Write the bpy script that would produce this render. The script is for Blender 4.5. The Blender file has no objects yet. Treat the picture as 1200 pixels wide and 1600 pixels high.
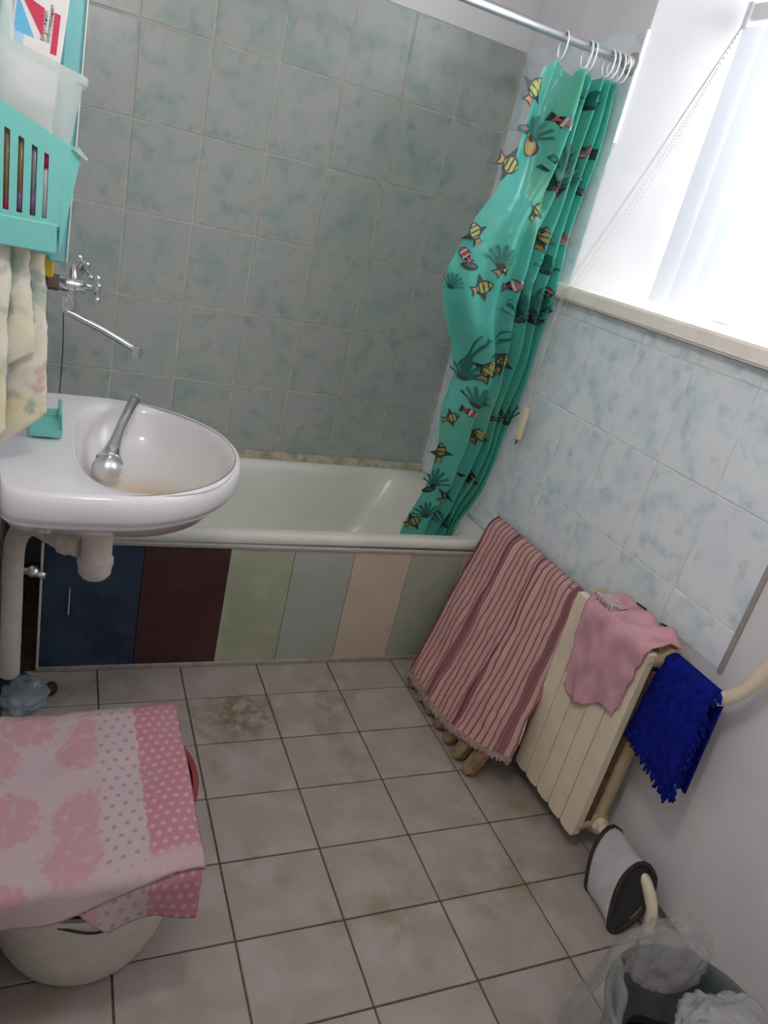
import bpy, bmesh, math, random
from mathutils import Vector, Matrix, noise
random.seed(7)
PI = math.pi
C = bpy.context.scene.collection
SC = bpy.context.scene

# ------------------------------------------------------------------ camera
def make_camera():
    yaw, pit, rol = 0.4852, -0.3888, 0.2403
    fw = Vector((math.sin(yaw)*math.cos(pit), math.cos(yaw)*math.cos(pit), math.sin(pit)))
    rt = Vector((math.cos(yaw), -math.sin(yaw), 0)); up = rt.cross(fw)
    c, s = math.cos(rol), math.sin(rol)
    r2 = c*rt + s*up; u2 = -s*rt + c*up
    cam = bpy.data.cameras.new('camera'); o = bpy.data.objects.new('camera', cam); C.objects.link(o)
    m = Matrix((( r2.x, u2.x, -fw.x, -0.4391), (r2.y, u2.y, -fw.y, -1.7962), (r2.z, u2.z, -fw.z, 1.4876), (0, 0, 0, 1)))
    o.matrix_world = m
    cam.sensor_fit = 'HORIZONTAL'; cam.sensor_width = 36; cam.lens = 1140.7/1200*36
    cam.clip_start = 0.02
    SC.camera = o
make_camera()

# ------------------------------------------------------------------ world, lights, exposure
wd = bpy.data.worlds.new('daylight'); SC.world = wd; wd.use_nodes = True
bgn = wd.node_tree.nodes['Background']
bgn.inputs['Color'].default_value = (0.80, 0.90, 1.0, 1); bgn.inputs['Strength'].default_value = 1.6
def area(name, loc, target, sx, sy, power, col):
    l = bpy.data.lights.new(name, 'AREA'); l.shape = 'RECTANGLE'; l.size = sx; l.size_y = sy
    l.energy = power; l.color = col
    o = bpy.data.objects.new(name, l); C.objects.link(o); o.location = loc
    o.rotation_euler = (Vector(target)-Vector(loc)).to_track_quat('-Z', 'Y').to_euler()
    return o
# daylight arriving through the window
area('window_daylight', (1.62, -0.72, 2.08), (0.2, -0.72, 1.60), 0.9, 0.7, 25, (0.86, 0.93, 1.0))
SC.view_settings.view_transform = 'Standard'; SC.view_settings.look = 'None'
SC.view_settings.gamma = 1; SC.view_settings.use_curve_mapping = False
SC.view_settings.exposure = 0.70
SC.cycles.max_bounces = 10; SC.cycles.diffuse_bounces = 5; SC.cycles.use_denoising = True
SC.cycles.caustics_reflective = False; SC.cycles.caustics_refractive = False
SC.cycles.sample_clamp_indirect = 4

# ------------------------------------------------------------------ node helpers
class NT:
    def __init__(s, name):
        s.m = bpy.data.materials.new(name); s.m.use_nodes = True
        s.t = s.m.node_tree; s.b = s.t.nodes['Principled BSDF']; s.out = s.t.nodes['Material Output']
    def n(s, typ, **kw):
        x = s.t.nodes.new(typ)
        for k, v in kw.items():
            if k.startswith('i_'):
                key = k[2:]; key = int(key) if key.isdigit() else key.replace('_', ' ')
                s.put(x.inputs[key], v)
            else: setattr(x, k, v)
        return x
    def put(s, sock, v):
        if isinstance(v, bpy.types.NodeSocket): s.t.links.new(v, sock)
        elif isinstance(v, (tuple, list)) and sock.type == 'RGBA' and len(v) == 3: sock.default_value = (*v, 1)
        else: sock.default_value = v
    def math(s, op, a, b=0.0, c=None):
        x = s.n('ShaderNodeMath', operation=op); s.put(x.inputs[0], a); s.put(x.inputs[1], b)
        if c is not None: s.put(x.inputs[2], c)
        return x.outputs[0]
    def mix(s, f, a, b, blend='MIX'):
        x = s.n('ShaderNodeMix', data_type='RGBA', blend_type=blend)
        s.put(x.inputs[0], f); s.put(x.inputs[6], a); s.put(x.inputs[7], b); return x.outputs[2]
    def ramp(s, f, lo, hi):
        x = s.n('ShaderNodeMapRange', clamp=True, interpolation_type='SMOOTHSTEP'); s.put(x.inputs[0], f); s.put(x.inputs[1], lo); s.put(x.inputs[2], hi)
        return x.outputs[0]
    def noise(s, vec, scale, detail=3, rough=.5):
        x = s.n('ShaderNodeTexNoise'); s.put(x.inputs['Vector'], vec); s.put(x.inputs['Scale'], scale)
        s.put(x.inputs['Detail'], detail); s.put(x.inputs['Roughness'], rough); return x.outputs[0]
    def obj(s): return s.n('ShaderNodeTexCoord').outputs['Object']
    def uv(s): return s.n('ShaderNodeTexCoord').outputs['UV']
    def geo(s): return s.n('ShaderNodeNewGeometry').outputs['Position']
    def sep(s, v):
        x = s.n('ShaderNodeSeparateXYZ'); s.put(x.inputs[0], v); return x.outputs
    def comb(s, x, y, z=0.0):
        k = s.n('ShaderNodeCombineXYZ'); s.put(k.inputs[0], x); s.put(k.inputs[1], y); s.put(k.inputs[2], z); return k.outputs[0]
    def rnd(s): return s.n('ShaderNodeObjectInfo').outputs['Random']
    def vadd(s, a, b):
        x = s.n('ShaderNodeVectorMath', operation='ADD'); s.put(x.inputs[0], a); s.put(x.inputs[1], b); return x.outputs[0]
    def bump(s, h, strength=.3, dist=.002):
        x = s.n('ShaderNodeBump'); s.put(x.inputs['Height'], h); x.inputs['Strength'].default_value = strength
        x.inputs['Distance'].default_value = dist; s.t.links.new(x.outputs[0], s.b.inputs['Normal'])
    def set(s, **kw):
        for k, v in kw.items(): s.put(s.b.inputs[k.replace('_', ' ')], v)
        return s

def plain(name, col, rough=.5, metal=0.0, spec=.5, var=0.06, scale=30, bump=0):
    k = NT(name); o = k.obj()
    n = k.noise(o, scale, 3)
    c = k.mix(k.ramp(n, .3, .7), tuple(x*(1-var) for x in col), tuple(min(1, x*(1+var)) for x in col))
    k.set(Base_Color=c, Roughness=rough, Metallic=metal, Specular_IOR_Level=spec)
    if bump: k.bump(k.noise(o, scale*6, 2), bump, .001)
    return k.m

def wall_tile_mat(name, base, teal, vio):
    k = NT(name); o = k.obj(); r = k.rnd()
    off = k.comb(k.math('MULTIPLY', r, 37.0), k.math('MULTIPLY', k.math('FRACT', k.math('MULTIPLY', r, 7.3)), 11.0), 0)
    p = k.vadd(o, off)
    n1 = k.noise(p, 11, 4, .55); n2 = k.noise(p, 22, 3, .5); n3 = k.noise(p, 6, 2)
    c = k.mix(k.math('MULTIPLY', k.ramp(n1, .42, .70), .85), base, teal)
    c = k.mix(k.math('MULTIPLY', k.ramp(n3, .45, .75), .45), c, vio)
    dark = k.math('MULTIPLY', k.ramp(n2, .52, .78), .38)
    c = k.mix(dark, c, tuple(x*.62 for x in teal))
    k.set(Base_Color=c, Roughness=.28, Specular_IOR_Level=.45)
    k.bump(k.noise(p, 18, 2), .08, .002)
    return k.m

def floor_tile_mat():
    k = NT('floor_tile_glaze'); o = k.obj(); g = k.geo(); r = k.rnd()
    p = k.vadd(o, k.comb(k.math('MULTIPLY', r, 53.0), k.math('MULTIPLY', r, 17.0), 0))
    n1 = k.noise(p, 9, 4); n2 = k.noise(p, 30, 4)
    c = k.mix(k.ramp(n1, .35, .7), (.35, .30, .262), (.42, .367, .34))
    c = k.mix(k.math('MULTIPLY', k.ramp(n2, .5, .8), .35), c, (.39, .32, .25))
    # ground-in brown dirt with shapes of its own
    st = k.math('MULTIPLY', k.ramp(k.noise(g, 3.2, 2), .46, .70), k.ramp(k.noise(g, 13, 5, .65), .42, .66))
    c = k.mix(k.math('MULTIPLY', st, .6), c, (.235, .175, .095))
    sp = k.ramp(k.noise(g, 95, 1), .77, .80)
    c = k.mix(k.math('MULTIPLY', sp, .5), c, (.20, .15, .11))
    d = k.n('ShaderNodeVectorMath', operation='DISTANCE'); k.put(d.inputs[0], g); d.inputs[1].default_value = (.15, -.09, 0)
    blot = k.math('MULTIPLY', k.ramp(d.outputs['Value'], .15, .04), k.ramp(k.noise(g, 22, 5, .65), .40, .62))
    c = k.mix(k.math('MULTIPLY', blot, .85), c, (.16, .115, .055))
    k.set(Base_Color=c, Roughness=.42, Specular_IOR_Level=.4)
    k.bump(n2, .12, .001)
    return k.m

def cloth(name, col, var=.1, scale=40, rough=.95, b=.5):
    k = NT(name); o = k.obj()
    c = k.mix(k.ramp(k.noise(o, scale, 4), .3, .7), tuple(x*(1-var) for x in col), tuple(min(1, x*(1+var)) for x in col))
    k.set(Base_Color=c, Roughness=rough, Specular_IOR_Level=.1)
    k.bump(k.noise(o, 900, 2), b, .002)
    return k.m

M = {}
M['tile_back'] = wall_tile_mat('glazed_tile_shaded', (.43, .445, .41), (.31, .40, .365), (.40, .42, .44))  # same tile as the right wall, the back wall's shade put into its colour
M['tile_right'] = wall_tile_mat('glazed_tile_lit', (.84, .88, .91), (.61, .77, .81), (.76, .80, .90))  # same tile again, brighter to carry the light on the right wall
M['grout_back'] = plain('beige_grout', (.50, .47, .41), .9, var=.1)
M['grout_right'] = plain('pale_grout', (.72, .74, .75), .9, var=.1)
M['floor_tile'] = floor_tile_mat()
M['floor_grout'] = plain('dirty_brown_grout', (.13, .09, .065), .95, var=.3, scale=60)
M['wall_paint'] = plain('white_wall_paint', (.78, .76, .77), .75, var=.04, scale=5)
M['ceiling_paint'] = plain('ceiling_paint', (.75, .74, .73), .85, var=.03, scale=5)
M['sill'] = plain('cream_sill_paint', (.90, .84, .75), .5, var=.05, scale=12)
M['white_plastic'] = plain('white_plastic', (.80, .80, .80), .35)
M['pvc'] = plain('aged_white_pvc', (.74, .68, .61), .4, var=.05)
M['enamel'] = plain('bath_enamel', (.80, .79, .71), .22, var=.03, scale=6)
M['chrome'] = NT('chrome').set(Base_Color=(.72, .72, .74), Metallic=1.0, Roughness=.13).m
M['steel'] = NT('brushed_steel').set(Base_Color=(.78, .78, .80), Metallic=1.0, Roughness=.36).m
M['brass'] = plain('corroded_brass', (.20, .14, .10), .6, .6)
M['alu'] = plain('grey_aluminium_trim', (.42, .40, .37), .5, .3)
M['teal_plastic'] = plain('turquoise_plastic', (.20, .60, .55), .33, var=.02)
M['aqua_plastic'] = plain('pale_aqua_plastic', (.25, .62, .64), .3, var=.02)
M['gap_shade'] = plain('painted_gap_shade', (.02, .06, .07), .8)
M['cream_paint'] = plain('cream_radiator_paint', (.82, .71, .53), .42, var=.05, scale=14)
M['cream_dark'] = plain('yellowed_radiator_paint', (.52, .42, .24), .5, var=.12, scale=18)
M['dirt'] = plain('rusty_dirt', (.12, .07, .03), .9, var=.4, scale=50)
M['black_rubber'] = plain('black_rubber', (.015, .016, .015), .7)
M['wood'] = plain('worn_wood', (.27, .17, .095), .75, var=.25, scale=25)
M['maroon'] = plain('maroon_plastic', (.23, .03, .035), .5, var=.1)
M['bin_green'] = plain('dark_green_plastic', (.10, .125, .105), .5, var=.08)
M['dark'] = plain('painted_dark', (.012, .012, .012), .9)
M['yellow'] = plain('yellow_plastic', (.80, .52, .03), .45)
M['red'] = plain('red_print', (.62, .03, .09), .5)
M['green'] = plain('green_print', (.02, .32, .10), .5)
M['bluep'] = plain('blue_print', (.14, .48, .75), .5)
M['card'] = plain('white_card', (.80, .77, .76), .5, var=.02)
M['ink'] = plain('dark_ink', (.06, .05, .05), .7)
M['purple'] = plain('purple_plastic', (.32, .14, .30), .4)
M['brownp'] = plain('amber_plastic', (.28, .17, .09), .3)
M['twine'] = plain('beige_string', (.66, .60, .52), .8)
M['cream_plastic'] = plain('cream_plastic', (.78, .68, .48), .45)
M['rag'] = cloth('pink_rag_cotton', (.66, .36, .41), .12, 18)
M['mop'] = cloth('royal_blue_chenille', (.006, .012, .20), .3, 60)
M['grey_cloth'] = cloth('grey_felt', (.52, .51, .51), .08, 20)
M['black_trim'] = cloth('black_binding', (.05, .042, .038), .2, 60)
M['maroon_cloth'] = cloth('maroon_cloth', (.23, .035, .04), .2, 30)

def film(name, col, alpha, rough=.25, transl=.5):
    k = NT(name); t = k.t
    k.set(Base_Color=col, Roughness=rough)
    tr = k.n('ShaderNodeBsdfTranslucent', i_Color=col); tp = k.n('ShaderNodeBsdfTransparent')
    a = k.n('ShaderNodeMixShader', i_0=transl); t.links.new(k.b.outputs[0], a.inputs[1]); t.links.new(tr.outputs[0], a.inputs[2])
    b = k.n('ShaderNodeMixShader', i_0=alpha); t.links.new(tp.outputs[0], b.inputs[1]); t.links.new(a.outputs[0], b.inputs[2])
    t.links.new(b.outputs[0], k.out.inputs['Surface'])
    return k
M['slat'] = film('translucent_blind_fabric', (.80, .81, .85), 1.0, .8, .20).m
k = film('teal_vinyl', (.10, .52, .42), .93, .2, .40)
yy = k.ramp(k.noise(k.geo(), 5, 2), .5, .68)
cc = k.mix(k.math('MULTIPLY', yy, .45), (.085, .50, .41), (.22, .52, .22))
k.set(Base_Color=cc, Roughness=.22); k.bump(k.noise(k.geo(), 24, 4), .55, .008)
M['vinyl'] = k.m
M['clear_plastic'] = film('frosted_plastic', (.80, .86, .84), .62, .15, .35).m
k = film('thin_clear_bag', (.60, .58, .58), .30, .12, .3); k.bump(k.noise(k.obj(), 30, 5), .8, .02); M['bag'] = k.m
k = film('thin_blue_bag', (.56, .70, .78), .5, .1, .3); k.bump(k.noise(k.obj(), 45, 5), .9, .02); M['blue_bag'] = k.m
k = film('white_bag', (.58, .57, .60), .86, .18, .3); k.bump(k.noise(k.obj(), 24, 5), .9, .02); M['white_bag'] = k.m
k = NT('window_glass'); g_ = k.n('ShaderNodeBsdfGlass', i_Roughness=0.0, i_IOR=1.02); tp_ = k.n('ShaderNodeBsdfTransparent')
mx = k.n('ShaderNodeMixShader', i_0=.1); k.t.links.new(tp_.outputs[0], mx.inputs[1]); k.t.links.new(g_.outputs[0], mx.inputs[2]); k.t.links.new(mx.outputs[0], k.out.inputs['Surface'])
M['glass'] = k.m

# ceramic of the wash basin, with a rust stain round its drain
k = NT('white_ceramic'); g = k.geo()
d = k.n('ShaderNodeVectorMath', operation='DISTANCE'); k.put(d.inputs[0], g); d.inputs[1].default_value = (-.205, -.20, .745)
f = k.math('MULTIPLY', k.ramp(k.math('ADD', d.outputs['Value'], k.math('MULTIPLY', k.noise(g, 20, 3), .05)), .19, .06), .9)
c = k.mix(f, (.84, .82, .84), (.62, .36, .10))
lim = k.ramp(d.outputs['Value'], .32, .12)
c = k.mix(k.math('MULTIPLY', lim, .3), c, (.72, .62, .46))
k.set(Base_Color=c, Roughness=.12, Specular_IOR_Level=.6); M['ceramic'] = k.m

# rug: fine stripes running up the slope (uv.x across in metres)
k = NT('striped_rug_weave'); u = k.sep(k.uv()); o = k.obj()
wob = k.math('MULTIPLY', k.math('SUBTRACT', k.noise(o, 9, 3), .5), .016)
ux = k.math('ADD', u[0], wob)
st = k.math('FRACT', k.math('MULTIPLY', ux, 42.0))
line = k.math('LESS_THAN', k.math('ABSOLUTE', k.math('SUBTRACT', st, .5)), .13)
st2 = k.math('FRACT', k.math('MULTIPLY', ux, 126.0))
pale = k.math('LESS_THAN', st2, .38)
c = k.mix(pale, (.66, .335, .31), (.70, .50, .46))
c = k.mix(k.math('MULTIPLY', line, .85), c, (.22, .075, .085))
c = k.mix(k.math('MULTIPLY', k.ramp(k.noise(o, 260, 2), .35, .7), .25), c, (.36, .18, .17))
for pos in (.012, .165, .325, .50):
    band = k.ramp(k.math('ABSOLUTE', k.math('SUBTRACT', ux, pos)), .013, .005)
    c = k.mix(k.math('MULTIPLY', band, .8), c, (.17, .05, .075))
k.set(Base_Color=c, Roughness=.95, Specular_IOR_Level=.08); k.bump(k.noise(o, 500, 2), .6, .003); M['rug'] = k.m
M['fringe'] = cloth('rug_fringe', (.40, .29, .24), .15, 60)

# pink terry cloth with roses and dots (uv in metres)
def terry(name):
    k = NT(name); uvv = k.uv(); u = k.sep(uvv); o = k.obj()
    wob = k.math('MULTIPLY', k.math('SUBTRACT', k.noise(uvv, 40, 2), .5), .02)
    ux = k.math('ADD', u[0], wob)
    def dots(freq, r):
        a = k.math('MULTIPLY', u[0], freq); b = k.math('MULTIPLY', u[1], freq)
        row = k.math('FLOOR', b); a = k.math('ADD', a, k.math('MULTIPLY', k.math('MODULO', row, 2.0), .5))
        fa = k.math('SUBTRACT', k.math('FRACT', a), .5); fb = k.math('SUBTRACT', k.math('FRACT', b), .5)
        dd = k.math('SQRT', k.math('ADD', k.math('MULTIPLY', fa, fa), k.math('MULTIPLY', fb, fb)))
        return k.ramp(dd, r+.06, r-.06)
    pale, pink = (.60, .47, .49), (.56, .245, .30)
    vo = k.n('ShaderNodeTexVoronoi', voronoi_dimensions='2D', i_Scale=8.5, i_Randomness=.75); k.put(vo.inputs['Vector'], k.vadd(uvv, k.comb(wob, wob, 0)))
    petals = k.math('ADD', vo.outputs['Distance'], k.math('MULTIPLY', k.math('SUBTRACT', k.noise(uvv, 70, 3), .5), .45))
    rose = k.math('MULTIPLY', k.ramp(petals, .47, .38), k.ramp(k.math('ADD', k.noise(uvv, 60, 4), 0), .25, .5))
    c1 = k.mix(k.math('MULTIPLY', rose, .8), pale, (.60, .31, .36))
    c2 = k.mix(k.math('MULTIPLY', dots(44, .2), .75), pale, (.36, .27, .29))
    c3 = k.mix(k.math('MULTIPLY', dots(52, .24), .75), pink, (.64, .47, .47))
    c = k.mix(k.ramp(ux, .185, .205), c1, c2)
    c = k.mix(k.ramp(ux, .268, .274), c, c3)
    c = k.mix(k.math('MULTIPLY', k.ramp(k.noise(o, 14, 4), .52, .75), .25), c, (.45, .36, .36))
    hem = k.ramp(u[1], .40, .43)
    c = k.mix(k.math('MULTIPLY', hem, .8), c, (.60, .46, .47))
    k.set(Base_Color=c, Roughness=.98, Specular_IOR_Level=.05); k.bump(k.noise(o, 700, 2), .7, .004)
    return k.m
M['terry'] = terry('pink_patterned_terry')
# hand towel: cream terry with faded flowers
k = NT('flowered_terry'); o = k.obj()
n = k.noise(o, 16, 4); n2 = k.noise(k.vadd(o, (3., 1., 2.)), 14, 4); n3 = k.noise(k.vadd(o, (9., 4., 6.)), 22, 5)
c = k.mix(k.ramp(k.noise(o, 9, 2), .35, .65), (.84, .77, .52), (.86, .81, .72))
c = k.mix(k.math('MULTIPLY', k.ramp(n, .54, .64), .65), c, (.34, .50, .36))
c = k.mix(k.math('MULTIPLY', k.ramp(n2, .60, .70), .55), c, (.56, .28, .28))
c = k.mix(k.math('MULTIPLY', k.ramp(n3, .62, .70), .55), c, (.22, .30, .36))
k.set(Base_Color=c, Roughness=.98, Specular_IOR_Level=.05); k.bump(k.noise(o, 700, 2), .5, .003); M['flower_terry'] = k.m

def panel_mat(name, a, b, rough=.35):
    k = NT(name); g = k.geo(); c = k.mix(k.ramp(k.noise(g, 9, 5, .6), .35, .68), a, b)
    k.set(Base_Color=c, Roughness=rough); return k.m
M['p_blue'] = panel_mat('dark_blue_panel', (.014, .024, .060), (.032, .064, .115))
M['p_maroon'] = panel_mat('dark_maroon_panel', (.048, .015, .017), (.075, .023, .026))
M['p_green'] = panel_mat('sage_green_panel', (.35, .38, .27), (.43, .46, .35))
M['p_grey'] = panel_mat('grey_marbled_panel', (.36, .40, .33), (.42, .42, .42))
M['p_beige'] = panel_mat('beige_panel', (.53, .45, .35), (.58, .50, .39))
M['p_green2'] = panel_mat('grey_green_panel', (.34, .37, .29), (.39, .41, .32))

# ------------------------------------------------------------------ mesh helpers
def obj(name, bm, mat, parent=None, smooth=False, loc=None, kind=None):
    """one mesh object; geometry given in world metres unless loc moves it; children are stored relative to the root"""
    base = root_loc(parent) if parent is not None else Vector((0, 0, 0))
    me = bpy.data.meshes.new(name)
    if parent is not None: bmesh.ops.translate(bm, verts=bm.verts, vec=-base)
    elif loc is not None: bmesh.ops.translate(bm, verts=bm.verts, vec=-Vector(loc))
    bmesh.ops.recalc_face_normals(bm, faces=bm.faces)
    bm.to_mesh(me)
    bm.free()
    for m in (mat if isinstance(mat, (list, tuple)) else [mat]): me.materials.append(m)
    if smooth:
        me.polygons.foreach_set('use_smooth', [True]*len(me.polygons))
    o = bpy.data.objects.new(name, me); C.objects.link(o)
    if parent is not None: o.parent = parent
    elif loc is not None: o.location = loc
    if kind: o['kind'] = kind
    return o
def root_loc(p):
    v = Vector((0, 0, 0))
    while p is not None:
        v += Vector(p.location); p = p.parent
    return v
class BM:
    """thin wrapper so obj() can take a list of shapes"""
def new(): 
    b = bmesh.new(); return b
def _obj_fix():
    pass
def tag(o, label, cat, group=None, kind=None):
    o['label'] = label; o['category'] = cat
    if group: o['group'] = group
    if kind: o['kind'] = kind
    return o
def thing(name, loc, label, cat, group=None):
    o = bpy.data.objects.new(name, None); C.objects.link(o); o.location = loc; o.empty_display_size = .05
    return tag(o, label, cat, group)
def smooth_by_angle(o, ang=40):
    me = o.data
    me.polygons.foreach_set('use_smooth', [True]*len(me.polygons))
    b = bmesh.new(); b.from_mesh(me)
    for e in b.edges:
        if len(e.link_faces) == 2 and e.calc_face_angle(0) > math.radians(ang): e.smooth = False
    b.to_mesh(me); b.free(); return o
def box(bm, lo, hi, bev=0, seg=1, rot=None, piv=None):
    x = bmesh.ops.create_cube(bm, size=1)
    vs = x['verts']; lo = Vector(lo); hi = Vector(hi); c = (lo+hi)/2; s = hi-lo
    for v in vs: v.co = Vector((v.co.x*s.x, v.co.y*s.y, v.co.z*s.z)) + c
    if bev > 0:
        es = list({e for v in vs for e in v.link_edges})
        r = bmesh.ops.bevel(bm, geom=es, offset=bev, segments=seg, profile=.5, affect='EDGES')
        vs = list({v for f in r['faces'] for v in f.verts} | {v for v in vs if v.is_valid})
    if rot is not None: bmesh.ops.rotate(bm, verts=vs, cent=piv if piv is not None else c, matrix=rot)
    return vs
def tube(bm, pts, rad, n=12, cap=True, closed=False):
    pts = [Vector(p) for p in pts]; N = len(pts)
    rads = rad if isinstance(rad, (list, tuple)) else [rad]*N
    rings = []; prev = None
    for i, p in enumerate(pts):
        if closed: d = pts[(i+1) % N]-pts[i-1]
        else: d = pts[min(i+1, N-1)]-pts[max(i-1, 0)]
        d = d.normalized()
        if prev is None:
            a = Vector((0, 0, 1)) if abs(d.z) < .9 else Vector((1, 0, 0)); a = (a-d*a.dot(d)).normalized()
        else: a = (prev-d*prev.dot(d)).normalized()
        prev = a; b = d.cross(a)
        rings.append([bm.verts.new(p+rads[i]*(math.cos(t)*a+math.sin(t)*b)) for t in (2*PI*k/n for k in range(n))])
    R = N if closed else N-1
    for i in range(R):
        A, B = rings[i], rings[(i+1) % N]
        for k in range(n): bm.faces.new((A[k], A[(k+1) % n], B[(k+1) % n], B[k]))
    if cap and not closed:
        bm.faces.new(rings[0][::-1]); bm.faces.new(rings[-1])
    return rings
def lathe(bm, prof, org, axis=(0, 0, 1), n=24, cap=True):
    """prof: (radius, height along the axis)"""
    q = Vector((0, 0, 1)).rotation_difference(Vector(axis).normalized()); org = Vector(org); rings = []
    for r, h in prof:
        rings.append([bm.verts.new(org+q @ Vector((r*math.cos(2*PI*k/n), r*math.sin(2*PI*k/n), h))) for k in range(n)])
    for A, B in zip(rings, rings[1:]):
        for k in range(n): bm.faces.new((A[k], A[(k+1) % n], B[(k+1) % n], B[k]))
    if cap:
        if prof[0][0] > 1e-5: bm.faces.new(rings[0][::-1])
        if prof[-1][0] > 1e-5: bm.faces.new(rings[-1])
    bmesh.ops.remove_doubles(bm, verts=[v for r in rings for v in r], dist=1e-6)
def grid(bm, fn, nu, nv, uvfn=None):
    V = [[bm.verts.new(fn(i/nu, j/nv)) for i in range(nu+1)] for j in range(nv+1)]
    lay = bm.loops.layers.uv.verify()
    for j in range(nv):
        for i in range(nu):
            f = bm.faces.new((V[j][i], V[j][i+1], V[j+1][i+1], V[j+1][i]))
            if uvfn:
                for l, (a, b) in zip(f.loops, ((i, j), (i+1, j), (i+1, j+1), (i, j+1))): l[lay].uv = uvfn(a/nu, b/nv)
    return V
def loft(bm, rings, cap0=False, cap1=False, closed=True):
    R = [[bm.verts.new(p) for p in r] for r in rings]; n = len(R[0])
    for A, B in zip(R, R[1:]):
        for k in range(n if closed else n-1): bm.faces.new((A[k], A[(k+1) % n], B[(k+1) % n], B[k]))
    if cap0: bm.faces.new(R[0][::-1])
    if cap1: bm.faces.new(R[-1])
    return R
def prism(bm, poly, axis, a, b):
    """poly: 2-D points, extruded along axis ('x','y','z') from a to b"""
    def mk(p, h): return {'x': (h, p[0], p[1]), 'y': (p[0], h, p[1]), 'z': (p[0], p[1], h)}[axis]
    A = [bm.verts.new(mk(p, a)) for p in poly]; B = [bm.verts.new(mk(p, b)) for p in poly]; n = len(poly)
    bm.faces.new(A[::-1]); bm.faces.new(B)
    for i in range(n): bm.faces.new((A[i], A[(i+1) % n], B[(i+1) % n], B[i]))
def lerp(a, b, t): return a+(b-a)*t
def interp(tab, x):
    if x <= tab[0][0]: return tab[0][1]
    for (a, p), (b, q) in zip(tab, tab[1:]):
        if x <= b: return p+(q-p)*(x-a)/(b-a)
    return tab[-1][1]
def spline(pts, k=6):
    P = [Vector(p) for p in pts]; out = []
    for i in range(len(P)-1):
        p0, p1, p2, p3 = P[max(i-1, 0)], P[i], P[i+1], P[min(i+2, len(P)-1)]
        for s in range(k):
            t = s/k; out.append(.5*((2*p1)+(-p0+p2)*t+(2*p0-5*p1+4*p2-p3)*t*t+(-p0+3*p1-3*p2+p3)*t**3))
    out.append(P[-1]); return out

# ------------------------------------------------------------------ the setting
XL, XR, YB, YF, ZC = -.53, 1.074, .8388, -2.6, 2.6
def struct(name, bm, m, parent=None, **kw):
    o = obj(name, bm, m, parent, **kw); o['kind'] = 'structure'; return o

# floor: dirty grout bed + single tiles, laid a touch askew
b = new(); box(b, (XL-.1, YF-.1, -.12), (XR+.1, YB+.1, -.004)); floor = struct('floor', b, M['floor_grout'])
TH = -.020; rotz = Matrix.Rotation(TH, 4, 'Z'); fw_, fd_, gp = .25, .20, .0022
cache = {}
for i in range(-3, 5):
    for j in range(-1, 12):
        x0, x1 = .25*i, .25*i+.25; y1, y0 = -.2*j, -.2*j-.2
        x0, x1 = max(x0, XL+.004), min(x1, XR-.003); y1 = min(y1, .172)
        if x1-x0 < .03 or y1-y0 < .03: continue
        key = (round(x1-x0, 3), round(y1-y0, 3))
        if key not in cache:
            b = new(); hx, hy = key[0]/2-gp, key[1]/2-gp
            box(b, (-hx, -hy, -.009), (hx, hy, 0), .0012)
            me = bpy.data.meshes.new('tile'); b.to_mesh(me); b.free(); me.materials.append(M['floor_tile']); cache[key] = me
        o = bpy.data.objects.new('tile', cache[key]); C.objects.link(o); o.parent = floor
        p = rotz @ Vector(((x0+x1)/2, (y0+y1)/2, 0)); o.location = (p.x, p.y, random.uniform(-.0006, .0004))
        o.rotation_euler = (random.uniform(-.002, .002), random.uniform(-.002, .002), TH+random.uniform(-.002, .002))

# back wall with its tiles
b = new(); box(b, (XL-.15, YB, -.1), (XR+.5, YB+.15, 2.08)); wall_back = struct('wall_back', b, M['grout_back'])
b = new(); box(b, (XL-.15, YB-.001, 2.08), (XR+.5, YB+.149, ZC)); obj('painted_strip', b, M['wall_paint'], wall_back)
X0, W, Z0, H = -.2184, .2128, .4994, .26362
cache = {}
def tile_plate(w, h, m, face):
    key = (round(w, 3), round(h, 3), m.name, face)
    if key not in cache:
        b = new(); g_ = .0036 if face == 'y' else .0022; a, c = w/2-g_, h/2-g_
        if face == 'y': box(b, (-a, -.0016, -c), (a, .006, c), .0012)
        else: box(b, (-.0013, -a, -c), (.006, a, c), .001)
        me = bpy.data.meshes.new('tile'); b.to_mesh(me); b.free(); me.materials.append(m); cache[key] = me
    o = bpy.data.objects.new('tile', cache[key]); C.objects.link(o); return o
for i in range(-2, 7):
    for j in range(-2, 6):
        x0, x1 = max(X0+W*i, XL+.004), min(X0+W*(i+1), XR-.007); z0, z1 = max(Z0+H*j, .0), Z0+H*(j+1)
        if x1-x0 < .03 or z1-z0 < .03: continue
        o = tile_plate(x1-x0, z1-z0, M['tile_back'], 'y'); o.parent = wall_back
        o.location = ((x0+x1)/2, YB+random.uniform(-.0009, .0003), (z0+z1)/2)
        o.rotation_euler = (random.uniform(-.003, .003), random.uniform(-.002, .002), random.uniform(-.004, .004))

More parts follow.
